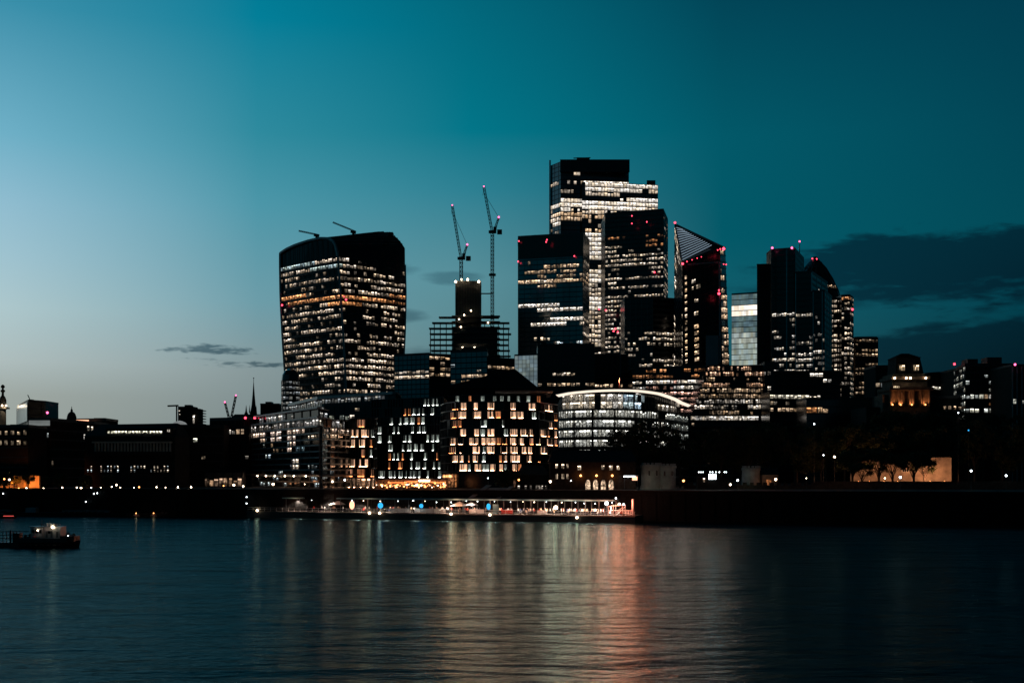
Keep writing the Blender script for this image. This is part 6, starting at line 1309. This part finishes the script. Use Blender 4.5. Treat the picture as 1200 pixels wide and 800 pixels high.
# ================================================================ BOATS
def hull_shape(s, o, a, n_, Ln, W, h, rise=.6):
    """boat hull: pointed bow, slightly rising sheer"""
    o, a, n_ = Vector(o), Vector(a), Vector(n_); top = []; bot = []; K = 12
    for k in range(K+1):
        f = k/K; w = W/2*min(1, (1-f)**.55*1.5) if f > .5 else W/2*(.86+.14*min(1, f*4)); z = h+rise*max(0, f-.55)**2*4
        top.append((f, w, z))
    pts = []
    for f, w, z in top: pts += [o+a*Ln*f+n_*w+Vector((0, 0, z)), o+a*Ln*f-n_*w+Vector((0, 0, z)), o+a*Ln*f*.97+n_*w*.75+Vector((0, 0, -.4)), o+a*Ln*f*.97-n_*w*.75+Vector((0, 0, -.4))]
    fs = []
    for k in range(K):
        i, j = 4*k, 4*k+4; fs += [(i, i+1, j+1, j), (i+2, i, j, j+2), (i+1, i+3, j+3, j+1), (i+3, i+2, j+2, j+3)]
    fs += [(1, 0, 2, 3), (4*K, 4*K+1, 4*K+3, 4*K+2)]; s.mesh(pts, fs)
Yb = 220; ax = Vector((1, 0, 0)); ay = Vector((0, 1, 0)); x = lambda px: X(px, Yb)
t = thing('work_boat', 'dark work boat with a pale wheelhouse and bright masthead lamp, in the left foreground', 'boat', (x(60), Yb, 0))
s = MB(); hull_shape(s, (x(26), Yb, 0), ax, ay, x(94.5)-x(26), 4.4, 1.15, .2); s.build('hull', 'hull', t)
s = MB(); s.box(x(26), x(84), Yb-2.25, Yb-2.1, 1., 1.75); s.box(x(74), x(90), Yb-1.6, Yb+1.6, 1.1, 2.1); s.build('bulwark', 'hull', t)
zz = lambda py: Z(py, Yb)
s = MB(); s.box(x(40), x(54), Yb-1.6, Yb+1.6, 1.1, zz(617)); s.build('wheelhouse', 'fin', t)
s = MB(); s.box(x(38.5), x(55), Yb-1.8, Yb+1.8, zz(617), zz(616.2)); s.build('wheelhouse_roof', 'steel', t)
for a, c in [(41.5, 44.5), (45.5, 48.5), (49.5, 52.5)]: s = MB(); s.box(x(a), x(c), Yb-1.66, Yb-1.61, zz(624), zz(620)); s.build('window', 'glassk', t)
s = MB(); s.box(x(54.3), x(74), Yb-1.3, Yb+1.5, 1.1, zz(616.5)); s.build('deckhouse', 'fin', t)
s = MB(); s.box(x(59.5), x(64.5), Yb-1.36, Yb-1.31, zz(624.5), zz(621.5)); s.build('window', 'glassk', t)
s = MB()
for px in (55, 60, 65, 70, 73.5): s.beam((x(px), Yb-1.2, zz(616.5)), (x(px), Yb-1.2, zz(613.5)), .07)
s.beam((x(55), Yb-1.2, zz(613.6)), (x(73.5), Yb-1.2, zz(613.6)), .06); s.build('roof_railing', 'steel', t)
s = MB()
for px, py in [(49, 612.5), (52, 613), (60, 613)]: s.beam((x(px), Yb, zz(617)), (x(px), Yb, zz(py)), .14)
s.box(x(47.5), x(51.5), Yb-.2, Yb+.2, zz(614.5), zz(613.6)); s.beam((x(49), Yb, zz(612)), (x(49), Yb, zz(608.5)), .07); s.beam((x(46), Yb, zz(611.2)), (x(52.5), Yb, zz(611.2)), .06); s.beam((x(58), Yb, zz(617)), (x(58), Yb, zz(609.5)), .06); s.beam((x(68), Yb-.5, zz(616.5)), (x(64.5), Yb-.5, zz(612.5)), .2); s.build('mast', 'hull', t)
s = MB(); s.ball((x(65.6), Yb-1.6, zz(616.8)), .26); s.build('masthead_lamp', 'lampw', t); lo = lt(65.6, 616.8, Yb-2.4, 9, (1, .85, .65), .2, 'boat_light')
s = MB(); s.ball((x(49), Yb-1.9, zz(620.6)), .13); s.build('cabin_lamp', 'lampw', t); lt(49, 620.6, Yb-2.5, 3, (1, .6, .45), .1, 'boat_light')
s = MB()
for px, h_ in [(28, 2.2), (31, 2.6), (34, 2.3), (37, 2.9), (79, 2.8), (81, 3.1), (83, 2.6), (86, 2.9), (88, 2.4)]: s.lathe((x(px), Yb+R.uniform(-1, .5), 1.), [(.38, 0), (.42, .6), (.36, h_-1.6), (.15, h_-1.3)], 8)
s.build('deck_gear', 'hull', t)
s = MB()
for px in (76, 79, 82, 85, 88, 91): s.beam((x(px), Yb-1.9, 1.2), (x(px), Yb-1.9, zz(626.5)), .08)
for py in (626.5, 629.5): s.beam((x(76), Yb-1.9, zz(py)), (x(92), Yb-1.7, zz(py+1)), .06)
s.build('bow_railing', 'hull', t)
s = MB()
for px in (57, 60.5, 64): s.lathe((x(px), Yb-.4, zz(616.5)), [(.25, 0), (.3, .1), (.3, .5), (.22, .6)], 8)
s.build('raft_canister', 'white', t)
for px in (57, 62.5, 69): s = MB(); s.box(x(px), x(px+2.2), Yb-1.37, Yb-1.31, zz(629), zz(622)); s.build('door_panel', 'steel', t)
s = MB(); s.ball((x(83), Yb-1.4, zz(627)), .1); s.build('bow_lamp', 'lampc', t)
s = MB(); s.lathe((x(44), Yb-1.75, zz(628)), [(.34, -.06), (.4, 0), (.34, .06)], 12); s.build('life_ring', 'peach' if False else 'cloth_red', t)
s = MB()
for k in range(7): 
    c = Vector((x(34+k*7), Yb-2.35, .55)); s.lathe(c, [(.34, -.1), (.42, 0), (.34, .1)], 10)
s.build('tyre_fender', 'hull', t)
t = thing('floating_pontoon', 'flat mooring pontoon with a pipe railing running to the left picture edge', 'pontoon', (x(5), Yb, 0))
s = MB(); s.box(x(-60), x(27), Yb-1.2, Yb+1.6, -.4, .95); s.build('float', 'hull', t)
s = MB()
for px in range(-58, 27, 4): s.beam((x(px+.5), Yb-1.1, .95), (x(px+.5), Yb-1.1, zz(621.5)), .12)
for px in (1.5, 15.5): s.beam((x(px), Yb-1.1, .9), (x(px), Yb-1.1, zz(620.5)), .2)
for py in (622, 626, 630): s.beam((x(-60), Yb-1.1, zz(py)), (x(38), Yb-1.1, zz(py)), .12)
s.build('railing', 'hull', t)
s = MB(); s.box(x(17), x(25), Yb-.9, Yb+.6, .95, zz(624)); s.build('equipment_box', 'steeld', t)
# moored boats below the left quay
def moored(label, px0, px1, Y, py, cab, mcab='steel'):
    t = thing('moored_boat', label, 'boat', (X(px0, Y), Y, 0)); s = MB(); hull_shape(s, (X(px0, Y), Y, 0), ax, ay, X(px1, Y)-X(px0, Y), 4.6, Z(py, Y), .5); s.build('hull', 'hull', t)
    s = MB(); a, c, yy = cab; s.box(X(a, Y), X(c, Y), Y-1.6, Y+1.6, Z(py, Y)-.1, Z(yy, Y)); s.build('cabin', mcab, t)
    s = MB(); k = 0
    while X(a, Y)+1+k*1.9 < X(c, Y)-1.2: s.box(X(a, Y)+.6+k*1.9, X(a, Y)+1.9+k*1.9, Y-1.66, Y-1.61, Z(yy, Y)-1., Z(yy, Y)-.35); k += 1
    s.build('window', 'glassk', t)
moored('long dark moored boat with a grey awning below the left quay', 26, 142, 384, 600, (75, 130, 597.5)); moored('short moored boat with a higher wheelhouse, at the left of the long one', -6, 24, 388, 599.5, (2, 16, 597)); moored('low dark barge moored to the quay right of the long boat', 150, 215, 380, 601, (190, 206, 599.5), 'hull')
s = MB(); b = bpy.data.objects['moored_boat']; s.box(X(32, 384), X(44, 384), 382.5, 385, Z(600, 384), Z(594.5, 384)); s.build('wheelhouse', 'canopy', b)
t = thing('launch', 'tiny launch showing a red light strip on the water at the left picture edge', 'boat', (X(8, 365), 365, 0)); s = MB(); hull_shape(s, (X(-12, 365), 365, 0), ax, ay, X(20, 365)-X(-12, 365), 2.2, .7, .2); s.build('hull', 'hull', t)
s = MB(); s.box(X(-8, 365), X(6, 365), 364.4, 365.6, .7, 1.5); s.build('cabin', 'hull', t); s = MB(); s.box(X(6, 365), X(18, 365), 363.7, 363.8, .6, .8); s.build('light_strip', 'redd', t)
for px, nm in [(63.5, 'left'), (72, 'right')]:
    pass
# buoys
for px, py, lab in [(159.5, 603.5, 'small dim lit mooring buoy on the water below the left quay, the larger one'), (180, 603.5, 'small pale lit mooring buoy right of the larger one')]:
    Y = 376; t = thing('mooring_buoy', lab, 'buoy', (X(px, Y), Y, 0)); s = MB(); s.lathe((X(px, Y), Y, 0), [(.9, -.2), (1.1, .3), (.8, .8), (.25, 1.)], 12); s.build('float', 'tarp', t); s = MB(); s.ball((X(px, Y), Y, 1.15), .16); s.build('lamp', 'lampo', t); lt(px, 600, Y-1.6, 14, (1, .5, .3), .2, 'buoy_light')
# quay wall lamps
for i, (px, py) in enumerate([(3.5, 578), (107, 571), (110, 578), (114, 577.5), (100.5, 587.5), (289, 582), (289, 589.5)]):
    Y = bank(X(px, 370))-.3; Y = bank(X(px, Y))-.4; t = thing('quay_wall_lamp', 'small cool lamp fixed on the dark quay wall, %s from the left' % ordinal([0, 2, 3, 4, 1, 5, 6][i]), 'wall lamp', tuple(V(px, py, Y))); s = MB(); s.ball(V(px, py, Y), .17); s.build('bulb', 'lampc', t); s = MB(); q = V(px, py, Y); s.box(q.x-.1, q.x+.1, q.y, q.y+.6, q.z-.1, q.z+.1); s.build('bracket', 'steeld', t)

# ================================================================ SKY
w = bpy.data.worlds.new('World'); SC.world = w; w.use_nodes = True; nt = w.node_tree; N = nt.nodes; L = nt.links; bg = N['Background']
tc = N.new('ShaderNodeTexCoord'); sep = N.new('ShaderNodeSeparateXYZ'); L.new(tc.outputs['Generated'], sep.inputs[0])
def m1(op, a, b_=None, c=None, clamp=False):
    n_ = N.new('ShaderNodeMath'); n_.operation = op; n_.use_clamp = clamp
    for i, v in enumerate((a, b_, c)):
        if v is None: continue
        if isinstance(v, (int, float)): n_.inputs[i].default_value = v
        else: L.new(v, n_.inputs[i])
    return n_.outputs[0]
el = m1('MULTIPLY', m1('ARCSINE', sep.outputs[2]), 180/math.pi)
az = m1('MULTIPLY', m1('ARCTAN2', sep.outputs[0], sep.outputs[1]), 180/math.pi)
SUNAZ = -62
dd = m1('COSINE', m1('MULTIPLY', m1('SUBTRACT', az, SUNAZ), math.pi/180))
def lin(c): return tuple(((v/255)/12.92 if v/255 <= .04045 else ((v/255+.055)/1.055)**2.4) for v in c)
def ramp(stops):
    r = N.new('ShaderNodeValToRGB'); L.new(m1('DIVIDE', el, 40., clamp=True), r.inputs[0]); e = r.color_ramp.elements
    for i, (p, c) in enumerate(stops):
        q = e[i] if i < 2 else e.new(p/40)
        q.position = p/40; q.color = (*lin(c), 1)
    return r.outputs[0]
SKYA = [(0, (148, 156, 150)), (3.5, (157, 166, 161)), (5, (172, 187, 187)), (7.3, (172, 198, 203)), (9.5, (158, 194, 207)), (11.8, (143, 188, 207)), (14.7, (110, 175, 198)), (20, (58, 143, 170)), (28, (10, 110, 140))]
SKYBB = [(0, (112, 124, 124)), (4.8, (133, 150, 152)), (8, (108, 156, 168)), (12.4, (76, 150, 168)), (15.6, (46, 138, 158)), (20.5, (0, 126, 152)), (30, (0, 92, 116)), (40, (0, 62, 82))]
SKYC = [(0, (70, 90, 94)), (4, (84, 114, 120)), (6.5, (92, 135, 142)), (9.3, (88, 142, 153)), (13.3, (45, 128, 146)), (16, (0, 117, 136)), (21, (0, 104, 124)), (30, (0, 62, 78)), (40, (0, 36, 48))]
SKYD = [(0, (30, 60, 68)), (5, (30, 84, 95)), (8, (16, 92, 106)), (11, (0, 88, 103)), (15.5, (0, 88, 104)), (21, (0, 70, 88)), (25, (0, 54, 68)), (31, (0, 32, 42)), (40, (0, 18, 26))]
SKYR = [(0, (0, 38, 48)), (5, (0, 52, 63)), (8, (0, 64, 78)), (11, (0, 74, 88)), (15, (0, 70, 86)), (20, (0, 62, 80)), (22, (0, 56, 72)), (26, (0, 34, 44)), (31, (0, 20, 27)), (40, (0, 10, 14))]
SKYB = [(0, (9, 24, 29)), (10, (7, 27, 34)), (20, (2, 26, 35)), (40, (0, 22, 30))]
def mixc(f, a, b_):
    x_ = N.new('ShaderNodeMix'); x_.data_type = 'RGBA'; L.new(f, x_.inputs[0])
    for v, i in ((a, 6), (b_, 7)):
        if isinstance(v, tuple): x_.inputs[i].default_value = v
        else: L.new(v, x_.inputs[i])
    return x_.outputs[2]
def mr(v, a, b_, c=0, d_=1, sm=True):
    r = N.new('ShaderNodeMapRange'); r.interpolation_type = 'SMOOTHSTEP' if sm else 'LINEAR'; L.new(v, r.inputs[0]); r.inputs[1].default_value = a; r.inputs[2].default_value = b_; r.inputs[3].default_value = c; r.inputs[4].default_value = d_; return r.outputs[0]
sky = mixc(mr(dd, .777, .643, sm=False), ramp(SKYA), ramp(SKYBB)); sky = mixc(mr(dd, .643, .5, sm=False), sky, ramp(SKYC)); sky = mixc(mr(dd, .5, .309, sm=False), sky, ramp(SKYD))
sky = mixc(mr(dd, .309, .087, sm=False), sky, ramp(SKYR)); sky = mixc(mr(az, -36, -80), sky, ramp(SKYR)); sky = mixc(mr(dd, .06, -.6, sm=False), sky, ramp(SKYB))
# clouds: stretched noise in azimuth / elevation
cv = N.new('ShaderNodeCombineXYZ'); L.new(m1('MULTIPLY', az, .22), cv.inputs[0]); L.new(m1('MULTIPLY', el, .85), cv.inputs[1])
def cn(sc, det, w_=0):
    n_ = N.new('ShaderNodeTexNoise'); n_.inputs['Scale'].default_value = sc; n_.inputs['Detail'].default_value = det; n_.inputs['Distortion'].default_value = .3
    a = N.new('ShaderNodeVectorMath'); a.operation = 'ADD'; a.inputs[1].default_value = (w_, w_, 0); L.new(cv.outputs[0], a.inputs[0]); L.new(a.outputs[0], n_.inputs['Vector']); return n_.outputs['Fac']
n1 = cn(.9, 6); n2 = cn(3.6, 6, 7.)
nw = m1('SUBTRACT', m1('ADD', m1('MULTIPLY', cn(2.6, 6, 3.), .5), m1('MULTIPLY', cn(8., 6, 11.), .5)), .5)
nn = m1('SUBTRACT', m1('ADD', m1('MULTIPLY', n1, .6), m1('MULTIPLY', n2, .4)), .5)
def blob(a0, e0, wa, we, soft, k=2.2):
    q = m1('ADD', m1('POWER', m1('DIVIDE', m1('SUBTRACT', az, a0), wa), 2), m1('POWER', m1('DIVIDE', m1('SUBTRACT', el, e0), we), 2))
    q = m1('SUBTRACT', m1('SUBTRACT', 1., q), m1('MULTIPLY', nn if k > 0 else nw, -abs(k))); return mr(q, 0, soft)
mask = None
CL = [(20.5, 9.3, 9.5, 1.9, .6, 3.2, 1.), (24, 5.4, 9.5, 1.8, .5, 2.4, .95), (14, 8.2, 4.5, 1.0, .9, 2.5, .6), (-14.1, 5.75, 2.4, .24, 1.3, -6.5, .9), (-11.9, 5.1, 2.7, .17, 1.3, -6.5, .9), (-14.4, 5.3, 1.5, .10, 1.2, -6., .7), (-5.4, 9.7, 1.2, .38, 1., 3.2, .5), (-5.2, 7.5, 1.5, .36, 1., 3.2, .6), (-4.2, 5.8, 1.8, .36, 1., 3.2, .6), (-2.9, 9.3, 1.8, .35, 1., 3.2, .5), (8.5, 8.6, 2.5, .5, 1, 3, .4)]
for a0, e0, wa, we, sf, k, st in CL:
    v = m1('MULTIPLY', blob(a0, e0, wa, we, sf, k), st); mask = v if mask is None else m1('MAXIMUM', mask, v)
dk = N.new('ShaderNodeMix'); dk.data_type = 'RGBA'; dk.blend_type = 'MULTIPLY'; dk.inputs[0].default_value = 1; L.new(sky, dk.inputs[6]); dk.inputs[7].default_value = (.22, .32, .38, 1)
sky = mixc(mask, sky, dk.outputs[2])
ns = N.new('ShaderNodeTexSky'); ns.sky_type = 'NISHITA'; ns.sun_disc = False; ns.sun_elevation = math.radians(-3); ns.sun_rotation = math.radians(SUNAZ)
sc_ = N.new('ShaderNodeVectorMath'); sc_.operation = 'SCALE'; sc_.inputs[3].default_value = .01; L.new(ns.outputs[0], sc_.inputs[0])
ad = N.new('ShaderNodeVectorMath'); ad.operation = 'ADD'; L.new(sky, ad.inputs[0]); L.new(sc_.outputs[0], ad.inputs[1])
L.new(ad.outputs[0], bg.inputs[0]); bg.inputs[1].default_value = 1.0
sl_ = bpy.data.lights.new('sun', 'SUN'); sl_.energy = .02; sl_.angle = math.radians(12); sl_.color = (1, .8, .7); so = bpy.data.objects.new('sun', sl_); COL.objects.link(so)
dv = Vector((math.sin(math.radians(SUNAZ)), math.cos(math.radians(SUNAZ)), math.tan(math.radians(2)))); so.rotation_euler = dv.to_track_quat('Z', 'Y').to_euler()

# ================================================================ CAMERA
cam = bpy.data.cameras.new('camera'); co = bpy.data.objects.new('camera', cam); COL.objects.link(co); SC.camera = co
co.location = (0, 0, H); co.rotation_euler = (math.radians(90), 0, 0); cam.sensor_width = 36; cam.lens = FPX/1200*36; cam.shift_y = (HY-400)/1200; cam.clip_end = 30000; cam.clip_start = .5
SC.view_settings.view_transform = 'Standard'; SC.view_settings.look = 'None'; SC.view_settings.exposure = 0; SC.view_settings.gamma = 1; SC.view_settings.use_curve_mapping = False
c = SC.cycles; c.use_denoising = True; c.denoiser = 'OPENIMAGEDENOISE'; c.max_bounces = 6; c.diffuse_bounces = 2; c.glossy_bounces = 3; c.sample_clamp_indirect = 60; c.use_light_tree = True; c.caustics_reflective = False; c.use_adaptive_sampling = False

if __name__ == '__main__':
    pass
